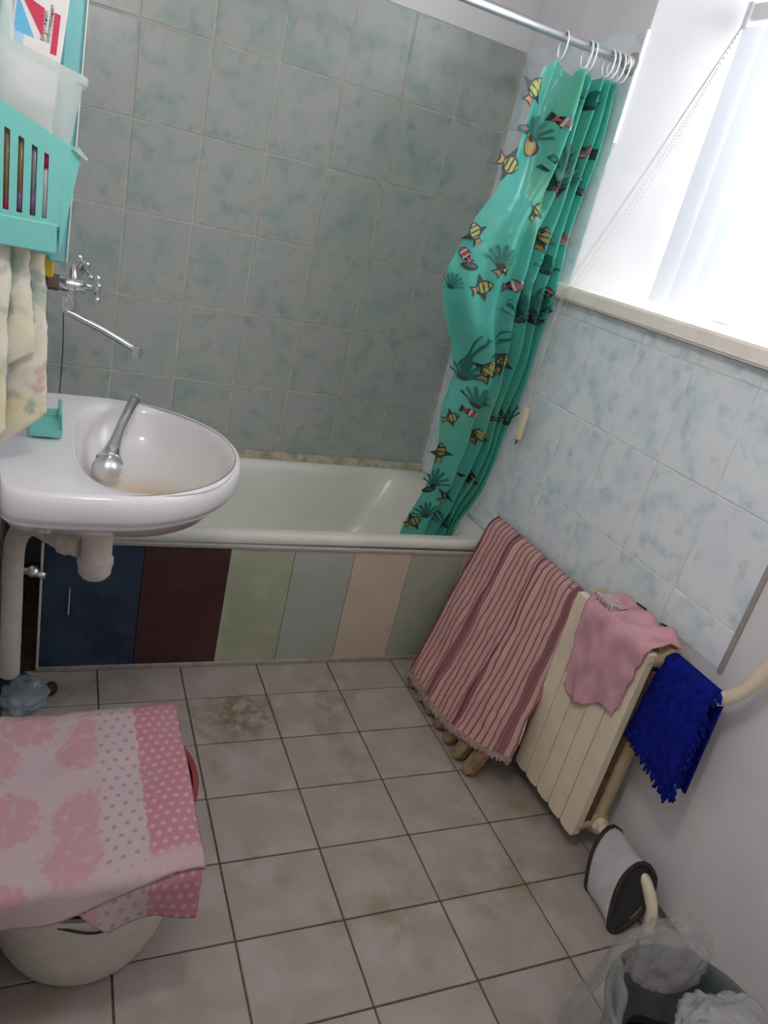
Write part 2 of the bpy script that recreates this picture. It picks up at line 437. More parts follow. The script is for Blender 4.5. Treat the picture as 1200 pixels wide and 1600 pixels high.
# right wall: deep window niche with a splayed reveal, tiled below the sill and at the tub end
JY0, JX1, JY1, NT_, NB, NY2 = .206, 1.40, -.085, 2.42, 1.34, -1.35
b = new()
box(b, (XR, YF-.1, -.1), (1.45, YB, NB))
prism(b, [(XR, JY0), (1.45, -.13), (1.45, YB), (XR, YB)], 'z', NB, ZC)
prism(b, [(XR, NY2), (XR, YF-.1), (1.45, YF-.1), (1.45, NY2+.1)], 'z', NB, ZC)
prism(b, [(XR, JY0-.001), (1.45, -.131), (1.45, NY2+.099), (XR, NY2+.001)], 'z', NT_, ZC)
wall_right = struct('wall_right', b, M['wall_paint'])
b = new(); box(b, (XR-.0025, -.818, .645), (XR+.01, YB, 1.338)); box(b, (XR-.0025, -.607, .0), (XR+.01, YB, .645)); box(b, (XR-.0025, JY0+.002, 1.338), (XR+.01, YB, 2.085))
obj('grout_bed', b, M['grout_right'], wall_right)
ys = [.8388, .646, .437, .2285, .0195, -.1895, -.398, -.607, -.816]; zs = [.0, .22, .489, .757, 1.0255, 1.294, 1.5625, 1.831, 2.092]
for a in range(len(ys)-1):
    for c in range(len(zs)-1):
        y1, y0 = ys[a]-(.006 if a == 0 else 0), ys[a+1]; z0, z1 = zs[c], zs[c+1]
        if z0 >= 1.29:
            if a > 2 : z1 = min(z1, 1.338)
            if a == 2 and z0 < 1.3: z1 = 1.5625
            if a == 2: y0 = JY0+.004
            if a > 2 and z0 > 1.3: continue
        if a >= 7:
            z0 = max(z0, .65)
        if z1-z0 < .02: continue
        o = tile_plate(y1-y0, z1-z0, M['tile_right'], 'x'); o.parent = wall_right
        o.location = (XR-.0025+random.uniform(-.0010, .0005), (y0+y1)/2, (z0+z1)/2)
        o.rotation_euler = (random.uniform(-.002, .002), random.uniform(-.002, .002), random.uniform(-.003, .003))
b = new(); box(b, (XR-.010, -.828, .648), (XR+.004, -.817, 1.338), .002); struct('trim_1', b, M['alu'])
b = new(); box(b, (XR-.010, JY0-.006, 1.80), (XR+.004, JY0+.003, 2.095), .002); struct('trim_2', b, M['white_plastic'])

b = new(); box(b, (XL-.15, YF-.1, -.1), (XL, YB, ZC)); struct('wall_left', b, M['wall_paint'])
b = new(); box(b, (XL-.15, YF-.15, -.1), (1.45, YF, ZC)); struct('wall_front', b, M['wall_paint'])
b = new(); box(b, (XL-.15, YF-.15, ZC), (1.5, YB+.15, ZC+.1)); struct('ceiling', b, M['ceiling_paint'])

# window: frame, panes, sill
win = bpy.data.objects.new('window_1', None); C.objects.link(win); win.location = (1.42, -.62, NB); win['kind'] = 'structure'
b = new()
for lo, hi in (((1.40, -1.30, 1.386), (1.46, -1.23, NT_)), ((1.40, -.16, 1.386), (1.46, -.08, NT_)), ((1.403, -1.298, 1.388), (1.457, -.082, 1.45)), ((1.403, -1.298, NT_-.06), (1.457, -.082, NT_-.002)), ((1.41, -.70, 1.42), (1.455, -.63, NT_-.03))):
    box(b, lo, hi, .006)
struct('window_frame', b, M['white_plastic'], win)
for y0, y1 in ((-1.235, -.695), (-.635, -.155)):
    b = new(); box(b, (1.428, y0, 1.445), (1.434, y1, NT_-.055)); struct('pane', b, M['glass'], win)
b = new()
prism(b, [(1.028, .262), (1.028, -1.42), (1.072, -1.42), (1.072, NY2+.004), (1.405, NY2+.09), (1.405, -.086), (1.072, JY0-.002), (1.072, .262)], 'z', 1.342, 1.386)
bmesh.ops.bevel(b, geom=[e for e in b.edges if all(v.co.x < 1.03 for v in e.verts)], offset=.006, segments=2, affect='EDGES')
o = struct('window_sill', b, M['sill'], win); o['label'] = 'cream painted window board'

# added fill lamp, unseen, on the left wall - a plain glass globe
LP = Vector((-.41, -1.25, 2.12))
lamp = thing('fill_lamp', (XL, LP.y, LP.z), 'added fill lamp, white glass globe on the left wall, out of view', 'lamp')
b = new(); lathe(b, [(.06, .001), (.06, .015), (.03, .03), (.028, .045)], (XL, LP.y, LP.z), (1, 0, 0), n=20); obj('base', b, M['white_plastic'], lamp, True)
k = NT('fill_lamp_glass'); k.set(Emission_Color=(1.0, .95, .90), Emission_Strength=1.5, Base_Color=(.9, .9, .9)); M['lampglass'] = k.m
b = new(); bmesh.ops.create_uvsphere(b, u_segments=24, v_segments=14, radius=.075, matrix=Matrix.Translation(LP)); gl = obj('globe', b, M['lampglass'], lamp, True)
ld = bpy.data.lights.new('fill_light', 'POINT'); ld.energy = 10.0; ld.color = (1.0, .95, .90); ld.shadow_soft_size = .06
lo_ = bpy.data.objects.new('fill_light', ld); C.objects.link(lo_); lo_.location = LP+Vector((.15, 0, 0))

# ------------------------------------------------------------------ bathtub
tub = thing('bathtub', (.32, .5, 0), 'cream enamelled bathtub along the back wall', 'bathtub')
def rrect(x0, x1, y0, y1, r, z, n=8, dz=None):
    out = []
    for cx, cy, a0 in ((x1-r, y1-r, 0), (x0+r, y1-r, 90), (x0+r, y0+r, 180), (x1-r, y0+r, 270)):
        for k in range(n+1):
            a = math.radians(a0+90*k/n); out.append(Vector((cx+r*math.cos(a), cy+r*math.sin(a), z)))
    return out
FY = .158
def skew(r):
    for p in r: p.y += (.022-.018*(p.x+.42))*max(0, (YB-p.y)/.68)
    return r
b = new()
TX0, TX1 = -.43, XR-.012
rings = [rrect(TX0+.005, TX1, FY+.012, YB-.010, .03, .440), rrect(TX0, TX1, FY, YB-.010, .03, .450), rrect(TX0, TX1, FY, YB-.010, .03, .474),
         rrect(TX0+.004, TX1-.002, FY+.005, YB-.012, .03, .483), rrect(TX0+.05, TX1-.055, FY+.036, YB-.028, .11, .485),
         rrect(TX0+.062, TX1-.066, FY+.048, YB-.040, .12, .476), rrect(TX0+.075, TX1-.09, FY+.06, YB-.052, .13, .44),
         rrect(TX0+.10, TX1-.17, FY+.085, YB-.075, .14, .28), rrect(TX0+.13, TX1-.25, FY+.11, YB-.10, .14, .15), rrect(TX0+.20, TX1-.33, FY+.17, YB-.16, .12, .105)]
loft(b, [skew(r) for r in rings], False, True)
o = obj('tub_shell', b, M['enamel'], tub, True); smooth_by_angle(o, 50)
b = new(); lathe(b, [(.0001, .003), (.022, .003), (.026, 0)], (-.18, .5, .106), n=20); obj('drain', b, M['chrome'], tub, True)
# mortar fillet at the wall
b = new(); prism(b, [(YB-.004, .482), (YB-.026, .484), (YB-.006, .512)], 'x', XL+.02, XR-.01)
for v in b.verts: v.co.z += random.uniform(-.003, .003)
obj('mortar_fillet', b, plain('yellowed_mortar', (.44, .39, .29), .9, var=.3, scale=25), tub)

# ------------------------------------------------------------------ coloured apron in front of the tub
def py(x): return .184-.028*(x+.41)+ .002
apron = thing('tub_apron', (.32, .17, 0), 'tub front apron of blue, maroon, green, grey and beige slabs under the tub', 'apron')
edges = [(-.410, -.143, 'p_blue', 'dark blue slab'), (-.143, .110, 'p_maroon', 'dark maroon slab'), (.110, .315, 'p_green', 'sage green slab'), (.315, .521, 'p_grey', 'marbled grey slab'), (.521, .728, 'p_beige', 'beige slab'), (.728, .93, 'p_green2', 'grey green slab'), (.93, 1.055, 'p_beige', 'beige slab')]
for x0, x1, m, lb in edges:
    b = new(); vs = box(b, (x0+.0008, -.012, .015), (x1-.0008, 0, .443), .001)
    for v in b.verts: v.co.y += py(v.co.x)
    o = obj('slab', b, M[m], apron); o['label'] = lb
def strip(name, z0, z1, dy, m, x0=-.418, x1=1.055):
    b = new(); box(b, (x0, -.012-dy, z0), (x1, 0, z1), .0015)
    for v in b.verts: v.co.y += py(v.co.x)
    return obj(name, b, m, apron)
strip('top_rail', .437, .4485, .004, M['alu']); strip('bottom_rail', .0005, .016, .006, plain('pale_bottom_trim', (.36, .32, .27), .55, var=.15))
strip('end_strip', .016, .437, .004, M['pvc'], -.418, -.411)
b = new(); tube(b, [(-.338, py(-.338)-.0125, .20), (-.338, py(-.338)-.0125, .29)], .0015, 6); obj('paint_drip', b, M['white_plastic'], apron)
# dark end of the tub left of the apron: stop valve
val = thing('stop_valve', (-.44, .22, .36), 'small grey stop valve beside the left end of the blue panel', 'valve')
b = new(); tube(b, [(-.50, .20, .335), (-.44, .19, .335), (-.405, .165, .335)], .010, 10); obj('body', b, M['steel'], val, True)
b = new(); lathe(b, [(.011, 0), (.016, .004), (.016, .018), (.010, .024)], (-.437, .182, .335), (.1, -.6, .8), 14); obj('handle', b, M['steel'], val, True)

# ------------------------------------------------------------------ wash basin on the left wall
SZ = .88; scx, scy = -.30, -.17
sink = thing('wash_basin', (-.28, scy, SZ), 'white ceramic wash basin on the left wall, rust stain inside', 'washbasin')
NS = 72
def sgnp(v, e): return math.copysign(abs(v)**e, v)
def outer(t, s, z, dx=0):
    c, sn = math.cos(t), math.sin(t)
    if c >= 0: x = .298*sgnp(c, 1.0); y = .315*sgnp(sn, 1.0)
    else: x = .223*sgnp(c, .45); y = .315*sgnp(sn, .62)
    return Vector((scx+x*s+dx, scy+y*s, z))
icx, icy = -.205, -.175
def inner(t, s, z, dx=0, dy=0):
    c, sn = math.cos(t), math.sin(t)
    if c >= 0: x = .178*c; y = .268*sn
    else: x = .165*sgnp(c, .55); y = .268*sgnp(sn, .8)
    return Vector((icx+x*s+dx, icy+y*s, z))
T = [2*PI*k/NS for k in range(NS)]
prof = [(.10, -.172, .03), (.30, -.170, .03), (.52, -.155, .022), (.72, -.122, .012), (.86, -.089, .004), (.935, -.074, 0), (.950, -.069, 0), (.940, -.063, 0), (.972, -.060, 0), (.992, -.046, 0), (1.0, -.028, 0), (.996, -.012, 0), (.982, -.002, 0), (.962, .003, 0), (.94, .003, 0)]
rings = [[outer(t, s, SZ+z, dx*2.5) for t in T] for s, z, dx in prof]
def keepwall(r):
    for p in r: p.x = max(p.x, XL+.004)
    return r
def skirt(r):   # the wall side stays flush against the wall: no taper there
    for t, p in zip(T, r):
        if math.cos(t) < 0:
            w = min(1, -math.cos(t)*1.6); p.x = lerp(p.x, min(p.x, -.50), w*.8)
    return r
rings = [keepwall(skirt(r)) for r in rings]
rin = [(1.03, .001, 0, 0), (1.0, -.003, 0, 0), (.975, -.014, 0, 0), (.955, -.035, 0, 0), (.90, -.075, 0, 0), (.78, -.108, 0, 0), (.58, -.126, 0, 0), (.34, -.134, 0, 0), (.11, -.137, 0, 0)]
lastr = rings[-1]
r2 = [inner(t, 1.06, SZ+.002) for t in T]
for f in (.35, .7): rings.append([lastr[k].lerp(r2[k], f) for k in range(NS)])
for s, z, dx, dy in rin: rings.append([inner(t, s, SZ+z) for t in T])
b = new(); loft(b, rings, True, False)
o = obj('bowl', b, M['ceramic'], sink, True)
b = new(); lathe(b, [(.0001, .001), (.012, .001), (.014, .004), (.021, .004), (.024, 0)], (icx, icy, SZ-.1365), n=20); obj('drain_ring', b, M['chrome'], sink, True)

# plastic waste trap under it
trap = thing('sink_trap', (-.29, -.10, .50), 'white plastic bottle trap hanging under the wash basin', 'trap')
tx, ty = -.298, -.10
b = new(); lathe(b, [(.012, -.002), (.030, 0), (.0385, .012), (.040, .03), (.040, .036), (.0425, .037), (.0425, .052), (.039, .053), (.037, .056), (.037, .105), (.0355, .108), (.0355, .125), (.030, .13), (.030, .20)], (tx, ty, .492), n=26)
o = obj('bottle', b, M['pvc'], trap, True); smooth_by_angle(o, 35)
b = new(); lathe(b, [(.0365, 0), (.0395, .002), (.0395, .03), (.0365, .032)], (tx, ty, .608), n=26); o = obj('collar_nut', b, M['pvc'], trap, True); smooth_by_angle(o, 35)
b = new(); p1 = Vector((tx-.035, ty+.010, .566)); p2 = Vector((tx-.075, ty+.04, .566)); tube(b, [p1, p1.lerp(p2, .6), p1.lerp(p2, .61), p2], [.026, .026, .030, .030], 18); o = obj('outlet_nut', b, M['pvc'], trap, True); smooth_by_angle(o, 35)
drain = thing('drain_pipe', (-.48, .1, 0), 'white plastic drain pipe standing on the floor below the wash basin', 'pipe')
b = new(); pts = spline([(-.485, .10, .03), (-.485, .10, .28), (-.485, .098, .42), (-.478, .085, .495), (-.455, .055, .545), (-.425, .02, .563), (tx-.07, ty+.037, .567)], 6)
tube(b, pts, .0265, 20); obj('pipe', b, M['pvc'], drain, True)
b = new(); lathe(b, [(.060, 0), (.060, .02), (.040, .045), (.029, .05)], (-.485, .10, .001), n=24); o = obj('rubber_collar', b, M['black_rubber'], drain, True)

# soap dish
dish = thing('soap_dish', (-.425, -.13, .885), 'small turquoise soap dish on the wash basin under the towel', 'dish')
b = new(); loft(b, [[Vector((-.425+x*s, -.13+y*s, z)) for x, y in ((.032, .07), (-.03, .07), (-.03, -.07), (.032, -.07))] for s, z in ((.8, .884), (1, .889), (1.05, .905), (.98, .905), (.9, .893))], True, True); obj('tray', b, M['teal_plastic'], dish)
b = new(); box(b, (-.40, -.10, .893), (-.392, -.04, .925), .003); obj('grip', b, M['teal_plastic'], dish)

# hand shower lying in the basin
shower = thing('hand_shower', (-.295, -.13, .80), 'chrome hand shower lying in the wash basin, handle over its rim', 'shower')
hb = Vector((-.292, -.128, .797)); hn = Vector((-.221, .083, .900))
hd = (hn-hb).normalized()
b = new(); pts = spline([hb+hd*.02+Vector((0, 0, .004)), hb+hd*.07+Vector((0, 0, .016)), hb+hd*.14+Vector((0, 0, .016)), hn], 6)
tube(b, pts, [(.0315, .029, .0255, .0215, .0185, .0165, .015, .014, .0135)[i] if i < 9 else .0128 for i in range(len(pts))], 16); obj('handle', b, M['chrome'], shower, True)
b = new(); lathe(b, [(.0001, .030), (.014, .028), (.026, .018), (.033, .004), (.034, -.004), (.031, -.012), (.0001, -.013)], hb, (-.15, -.45, .85), 28); o = obj('head', b, M['steel'], shower, True); smooth_by_angle(o, 60)
b = new(); tube(b, spline([hn-hd*.01, hn+hd*.02, hn+Vector((.02, .065, -.03)), hn+Vector((.0, .10, -.20)), hn+Vector((-.12, .06, -.36)), hn+Vector((-.24, -.02, -.30))], 6), .006, 8); obj('hose', b, M['steel'], shower, True)

# ------------------------------------------------------------------ bath mixer on the left wall
fx, fy, fz = -.375, .25, 1.132
mix = thing('bath_mixer', (-.43, fy, fz), 'chrome bath mixer tap with cross handles and long spout', 'tap')
b = new(); tube(b, [(XL+.002, fy, fz), (-.43, fy, fz)], .013, 12); obj('inlet_pipe', b, M['steel'], mix, True)
b = new(); lathe(b, [(.020, 0), (.020, .026)], (-.432, fy, fz), (1, 0, 0), 6); obj('union_nut', b, M['brass'], mix)
b = new(); lathe(b, [(.017, 0), (.019, .004), (.019, .02), (.022, .022), (.022, .034), (.0185, .036), (.017, .055), (.019, .060), (.014, .066), (.010, .078)], (-.406, fy, fz), (1, 0, 0), 20)
lathe(b, [(.0001, -.002), (.016, 0), (.018, .02), (.013, .03), (.013, .05), (.0001, .051)], (fx-.002, fy, fz+.002), (0, 0, 1), 18)
o = obj('body', b, M['chrome'], mix, True); smooth_by_angle(o, 40)
def cross(c, ax):
    b = new(); c = Vector(c); ax = Vector(ax).normalized(); u = ax.orthogonal().normalized(); v = ax.cross(u)
    lathe(b, [(.0001, -.012), (.009, -.010), (.012, 0), (.010, .008), (.0001, .012)], c, ax, 16)
    for k in range(4):
        d = (u*math.cos(k*PI/2+.35)+v*math.sin(k*PI/2+.35)); q = c+d*.028
        tube(b, [c+d*.008, c+d*.018, c+d*.022, q, c+d*.034, c+d*.036], [.0045, .0045, .0075, .0095, .0075, .001], 10)
    return b
b = cross((-.317, fy, fz), (1, 0, 0)); obj('cross_handle', b, M['chrome'], mix, True)
b = cross((-.345, fy+.09, fz+.035), (.8, .3, .4)); obj('cross_handle', b, M['chrome'], mix, True)
b = new(); tube(b, [(-.385, fy+.02, fz+.006), (-.355, fy+.08, fz+.03)], .014, 12); obj('handle_stem', b, M['chrome'], mix, True)
sp0 = Vector((-.378, fy, fz-.058)); sp1 = Vector((-.218, .215, .998))
b = new(); lathe(b, [(.012, 0), (.012, .012), (.016, .014), (.016, .026), (.012, .028), (.012, .05)], (-.378, fy, fz-.062), (0, 0, 1), 18); o = obj('swivel', b, M['chrome'], mix, True); smooth_by_angle(o, 40)
b = new(); pts = spline([sp0+Vector((-.012, 0, .03)), sp0+Vector((-.010, 0, -.004)), sp0+Vector((.012, -.004, -.016)), sp0.lerp(sp1, .5)+Vector((0, 0, -.002)), sp1+Vector((-.01, 0, .006)), sp1], 5); tube(b, pts, .0095, 14)
lathe(b, [(.010, .014), (.013, .012), (.013, -.016), (.009, -.017)], sp1+Vector((.006, -.002, -.004)), (0, 0, 1), 16)
o = obj('spout', b, M['chrome'], mix, True); smooth_by_angle(o, 45)
ch = thing('plug_chain', (-.385, .27, 1.06), 'thin dark chain hanging from the bath mixer', 'chain')
b = new(); tube(b, spline([(-.392, .262, 1.065), (-.388, .30, .93), (-.392, .36, .72), (-.40, .38, .50)], 5), .0016, 6); obj('links', b, plain('dark_chain', (.10, .10, .10), .5, .5), ch, True)

# ------------------------------------------------------------------ turquoise wall cabinet, basket and what it holds
cab = thing('wall_cabinet', (-.46, -.05, 1.24), 'turquoise plastic mirror cabinet on the left wall above the mixer', 'cabinet')
b = new(); box(b, (XL+.001, -.19, 1.29), (-.452, .18, 2.05), .004); obj('body', b, M['teal_plastic'], cab)
b = new()
vs = box(b, (-.436, -.20, 1.247), (-.404, .19, 2.06), .004)
for v in b.verts: v.co.x += (v.co.z-1.247)*.026
obj('door', b, M['aqua_plastic'], cab)
b = new(); box(b, (-.4035, -.202, 1.25), (-.4005, .192, 2.06), .001)  # white sheet paints the highlight along the door edge
for v in b.verts: v.co.x += (v.co.z-1.247)*.026
o = obj('mirror', b, M['white_plastic'], cab); o['label'] = 'door edge with its highlight put in as white'
b = new(); box(b, (-.453, -.185, 1.30), (-.434, .17, 2.04)); obj('gap_shade_box', b, M['gap_shade'], cab)  # solid dark box paints the shade in the slot behind the door
b = new(); box(b, (-.462, -.195, 1.24), (-.438, -.17, 1.292), .003); obj('lower_clip', b, M['clear_plastic'], cab)
bas = thing('shelf_basket', (-.47, -.45, 1.30), 'slotted turquoise plastic basket hung beside the wall cabinet', 'basket')
# near end: plate with four slots
BY = -.45
def zt(x): return lerp(1.512, 1.456, (x-XL)/(.133))
def zb(x): return lerp(1.345, 1.340, (x-XL)/(.11))
b = new()
def quad_plate(bm, xa, xb, f0, f1, y0, y1, n=1):
    P = [(xa, f0(xa)), (xb, f0(xb)), (xb, f1(xb)), (xa, f1(xa))]; prism(bm, P, 'y', y0, y1)
slots = [(-.5015, -.4935), (-.4825, -.4745), (-.464, -.456), (-.4465, -.440)]
cuts = [XL+.002]+[v for s in slots for v in s]+[-.4205]
s0 = lambda x: zb(x)+.008
s1 = lambda x: zt(x)-.032
for i in range(0, len(cuts)-1, 2): quad_plate(b, cuts[i], cuts[i+1], zb, zt, BY, BY+.003)
for a, c in slots: quad_plate(b, a, c, zb, s0, BY, BY+.003); quad_plate(b, a, c, s1, zt, BY, BY+.003)
obj('end_plate', b, M['teal_plastic'], bas)
b = new()   # flared outer side, back, bottom
loft(b, [[Vector((-.4205, BY, 1.300)), Vector((-.4205, BY, zt(-.4205))), Vector((-.393, BY+.03, zt(-.395))), Vector((-.418, BY+.02, 1.300))],
         [Vector((-.4205, -.21, 1.300)), Vector((-.4205, -.21, zt(-.4205))), Vector((-.393, -.21, zt(-.395))), Vector((-.418, -.21, 1.300))]], True, True)
obj('side', b, M['teal_plastic'], bas)
b = new(); box(b, (XL+.002, BY+.003, 1.335), (-.4215, -.212, 1.339)); obj('bottom', b, M['teal_plastic'], bas)
b = new(); box(b, (XL+.002, -.214, 1.340), (-.421, -.211, 1.47)); obj('back', b, M['teal_plastic'], bas)
b = new(); loft(b, [[Vector((-.408, BY+.01, 1.458)), Vector((-.398, BY+.012, 1.462)), Vector((-.398, BY+.06, 1.462)), Vector((-.408, BY+.06, 1.458))],
                   [Vector((-.386, BY+.02, 1.446)), Vector((-.383, BY+.022, 1.447)), Vector((-.383, BY+.03, 1.447)), Vector((-.386, BY+.03, 1.446))]], True, True); obj('lip', b, M['clear_plastic'], bas)
b = new(); box(b, (XL+.004, BY-.002, 1.298), (-.4245, BY+.008, 1.3435), .002); obj('lower_rail', b, M['teal_plastic'], bas)
# translucent beaker box standing in the basket
cup = thing('plastic_box', (-.46, -.36, 1.34), 'open frosted plastic box standing in the turquoise basket', 'container')
def rr(x0, x1, y0, y1, r, z, n=5): return rrect(x0, x1, y0, y1, r, z, n)
b = new()
cx0, cx1, cy0, cy1 = XL+.012, -.424, BY+.022, -.24
def tilt(r):
    for p in r: p.z += -.0*(p.x-cx0)+(cx1-p.x)*.22
    return r
loft(b, [rr(cx0, cx1, cy0, cy1, .018, 1.341)]+[tilt(rr(cx0-.004, cx1+a, cy0-.004, cy1+.004, .02, z)) for a, z in ((.012, 1.45), (.022, 1.52), (.027, 1.553), (.034, 1.557), (.0345, 1.568))]+[tilt(rr(cx0-.002, cx1+.031, cy0-.001, cy1+.002, .018, 1.566)), tilt(rr(cx0, cx1+.024, cy0, cy1, .018, 1.553))], True, False)
o = obj('wall', b, M['clear_plastic'], cup, True); smooth_by_angle(o, 40)
# brushes and tubes inside
def stick(name, x, y, z0, z1, r, m, label, cat, m2=None, zc=None, grp=None):
    t = thing(name, (x, y, z0), label, cat, grp)
    b = new(); tube(b, [(x, y, z0), (x+.001, y+.004, z1)], r, 10); obj('handle', b, m, t, True)
    if m2: b = new(); tube(b, [(x, y, zc), (x+.001, y+.003, zc+.04)], r*1.12, 10); obj('grip' if name != 'pencil' else 'tip', b, m2, t, True)
    return t
stick('toothbrush', -0.4975, BY+.0105, 1.342, 1.475, .0055, M['brownp'], 'amber toothbrush with a red grip behind the leftmost basket slot', 'toothbrush', M['red'], 1.348)
stick('toothbrush', -0.4785, BY+.0105, 1.342, 1.475, .0055, M['brownp'], 'amber toothbrush with a purple grip behind the second basket slot', 'toothbrush', M['purple'], 1.355)
stick('toothbrush', -0.4600, BY+.0105, 1.342, 1.475, .0055, plain('grey_plastic', (.22, .26, .29), .35), 'grey toothbrush with a purple grip behind the third basket slot', 'toothbrush', M['purple'], 1.355)
stick('toothbrush', -0.4432, BY+.0105, 1.342, 1.475, .005, M['white_plastic'], 'white toothbrush with a red collar behind the rightmost basket slot', 'toothbrush', M['red'], 1.422)
# carton with red and blue print, glass jar
bx = thing('toothpaste_carton', (-.465, -.33, 1.40), 'white carton with red and blue print standing in the frosted box', 'box')
KY = -.345
b = new(); box(b, (-.521, KY, 1.40), (-.447, KY+.035, 1.74), .002, rot=Matrix.Rotation(.10, 3, 'Y'), piv=Vector((-.465, KY, 1.40))); obj('carton', b, M['card'], bx)
RB = Matrix.Rotation(.10, 3, 'Y'); PV = Vector((-.465, KY, 1.40))
def decal(name, poly, m, d=.0006):
    b = new(); prism(b, [(a_+DX, c_+DZ) for a_, c_ in poly], 'y', KY-d, KY+.0002); bmesh.ops.rotate(b, verts=b.verts, cent=PV, matrix=RB); return obj(name, b, m, bx)
DX, DZ = -.018, .043
decal('blue_patch', [(-.499, 1.556), (-.470, 1.556), (-.499, 1.606)], M['bluep']); decal('blue_stripe', [(-.4985, 1.530), (-.484, 1.532), (-.484, 1.556), (-.4985, 1.556)], plain('pale_blue_print', (.38, .62, .80), .5))
decal('red_triangle', [(-.496, 1.609), (-.461, 1.600), (-.459, 1.560)], M['red'], .0009)
decal('red_bar', [(-.447, 1.600), (-.438, 1.599), (-.4365, 1.543), (-.4455, 1.543)], M['red'])
decal('green_patch', [(-.482, 1.625), (-.468, 1.622), (-.468, 1.608), (-.482, 1.611)], M['green'])
fc = bpy.data.curves.new('lettering', 'FONT'); fc.size = .0085; fc.body = 'Бережное\nотбеливание'; fc.extrude = .0002; fc.space_line = .85; fc.align_x = 'LEFT'
fo = bpy.data.objects.new('lettering', fc); C.objects.link(fo)
fo.rotation_euler = (PI/2, -PI/2, 0)
bpy.context.view_layer.update()
me = bpy.data.meshes.new_from_object(fo.evaluated_get(bpy.context.evaluated_depsgraph_get())); mw = fo.matrix_world.copy()
bpy.data.objects.remove(fo); b = new(); b.from_mesh(me)
bmesh.ops.transform(b, matrix=mw, verts=b.verts); bmesh.ops.translate(b, verts=b.verts, vec=(-.4555+DX, KY-.0006, 1.556+DZ)); bmesh.ops.rotate(b, verts=b.verts, cent=PV, matrix=RB)
obj('lettering', b, M['ink'], bx)
jar = thing('glass_bottle', (-.518, -.33, 1.32), 'clear glass bottle left of the printed carton', 'bottle')
b = new(); lathe(b, [(.010, 0), (.011, .003), (.011, .26), (.008, .28), (.008, .31)], (-.5045, -.385, 1.343), n=16); obj('bottle', b, M['clear_plastic'], jar, True)
b = new(); lathe(b, [(.0095, 0), (.0095, .02)], (-.5045, -.385, 1.643), n=14); obj('cap', b, M['white_plastic'], jar, True)
# hand towel in three folds
tw = thing('hand_towel', (-.47, -.40, 1.29), 'cream flowered hand towel hanging in folds over the wash basin', 'towel')
def fold(x0, x1, xb0, xb1, y, th, zt_, zbl, zbr, name):
    b = new(); nu, nv = 16, 40; rows = []
    for j in range(nv+1):
        v = j/nv; ring = []
        for i in range(28):
            a = 2*PI*i/28; c, s = math.cos(a), math.sin(a)
            u = (c+1)/2
            zbot = lerp(zbl, zbr, u)
            z = lerp(zt_, zbot, v)+(.004*math.sqrt(max(0, 1-(2*u-1)**2)) if j == 0 else 0)
            x = lerp(lerp(x0, xb0, v), lerp(x1, xb1, v), u); w = th*(1 if j not in (0, nv) else .45)
            p = Vector((x, y-.004*math.sin(3*v)+w*sgnp(s, .8), z))
            nn = noise.noise(p*90)*.0022+noise.noise(p*25)*.004
            ring.append(p+Vector((c, s, 0))*nn)
        rows.append(ring)
    loft(b, rows, True, True)
    return obj(name, b, M['flower_terry'], tw, True)
fold(-.526, -.490, -.526, -.492, -.41, .014, 1.303, .93, .975, 'near_fold')
fold(-.496, -.465, -.500, -.448, -.385, .013, 1.297, 1.085, 1.115, 'middle_fold')
fold(-.472, -.440, -.505, -.424, -.36, .012, 1.290, .925, 1.0, 'far_fold')
b = new(); tube(b, [(XL, -.38, 1.293), (-.432, -.38, 1.288)], .004, 8); hk = tag(obj('towel_rail', b, M['teal_plastic'], None, True, loc=(-.48, -.38, 1.29)), 'turquoise rail under the basket that carries the flowered towel', 'rail')
yl = thing('yellow_holder', (-.432, -.10, 1.20), 'small yellow plastic holder behind the towel beside the mixer', 'holder')
b = new(); box(b, (-.449, -.112, 1.203), (-.423, -.09, 1.250), .003); obj('front', b, M['yellow'], yl)
b = new(); box(b, (XL+.001, -.105, 1.20), (-.449, -.095, 1.235), .003); obj('bracket', b, M['brownp'], yl)

# ------------------------------------------------------------------ shower curtain, rod, rings
RY, RZ = .228, 2.008
rod = thing('curtain_rod', (.3, RY, RZ), 'chrome shower curtain rod across the tub', 'rod')
b = new(); tube(b, [(XL+.002, RY, RZ+.004), (XR-.006, RY, RZ)], .0125, 18); obj('rod', b, M['steel'], rod, True)
b = new(); lathe(b, [(.030, 0), (.030, .004), (.020, .008), (.016, .03)], (XR-.006, RY, RZ), (-1, 0, 0), 22); o = obj('wall_flange', b, M['alu'], rod, True); smooth_by_angle(o, 40)
b = new(); lathe(b, [(.030, 0), (.030, .004), (.020, .008), (.016, .03)], (XL+.002, RY, RZ+.004), (1, 0, 0), 22); o = obj('wall_flange', b, M['alu'], rod, True); smooth_by_angle(o, 40)
LT = [(.36, .745), (.466, .752), (.547, .763), (.694, .785), (.812, .788), (.88, .770), (.93, .762), (1.034, .787), (1.135, .752), (1.227, .692), (1.299, .658), (1.364, .648), (1.433, .672), (1.508, .684), (1.587, .725), (1.68, .750), (1.80, .763), (1.93, .775)]
RT = [(.36, .955), (.473, .965), (.634, .990), (.783, 1.008), (.926, 1.014), (1.042, 1.024), (1.154, 1.034), (1.304, 1.042), (1.53, 1.05), (1.70, 1.052), (1.97, 1.05)]
TOPZ = 1.955
ringx = [.822, .905, .925, .985, 1.003, 1.024, 1.042]
def topz(x):
    z = TOPZ
    d = min(abs(x-r) for r in ringx)
    return z-.75*min(d, .05)
def cur(u, v):
    """u across, v down -> world point"""
    z = lerp(1.955, .40, v); xl, xr = interp(LT, z), interp(RT, z)
    x = lerp(xl, xr, u)
    z2 = z - (max(0, 1-v*6))*(TOPZ-topz(x))
    return Vector((x, cury(x, z), z2))
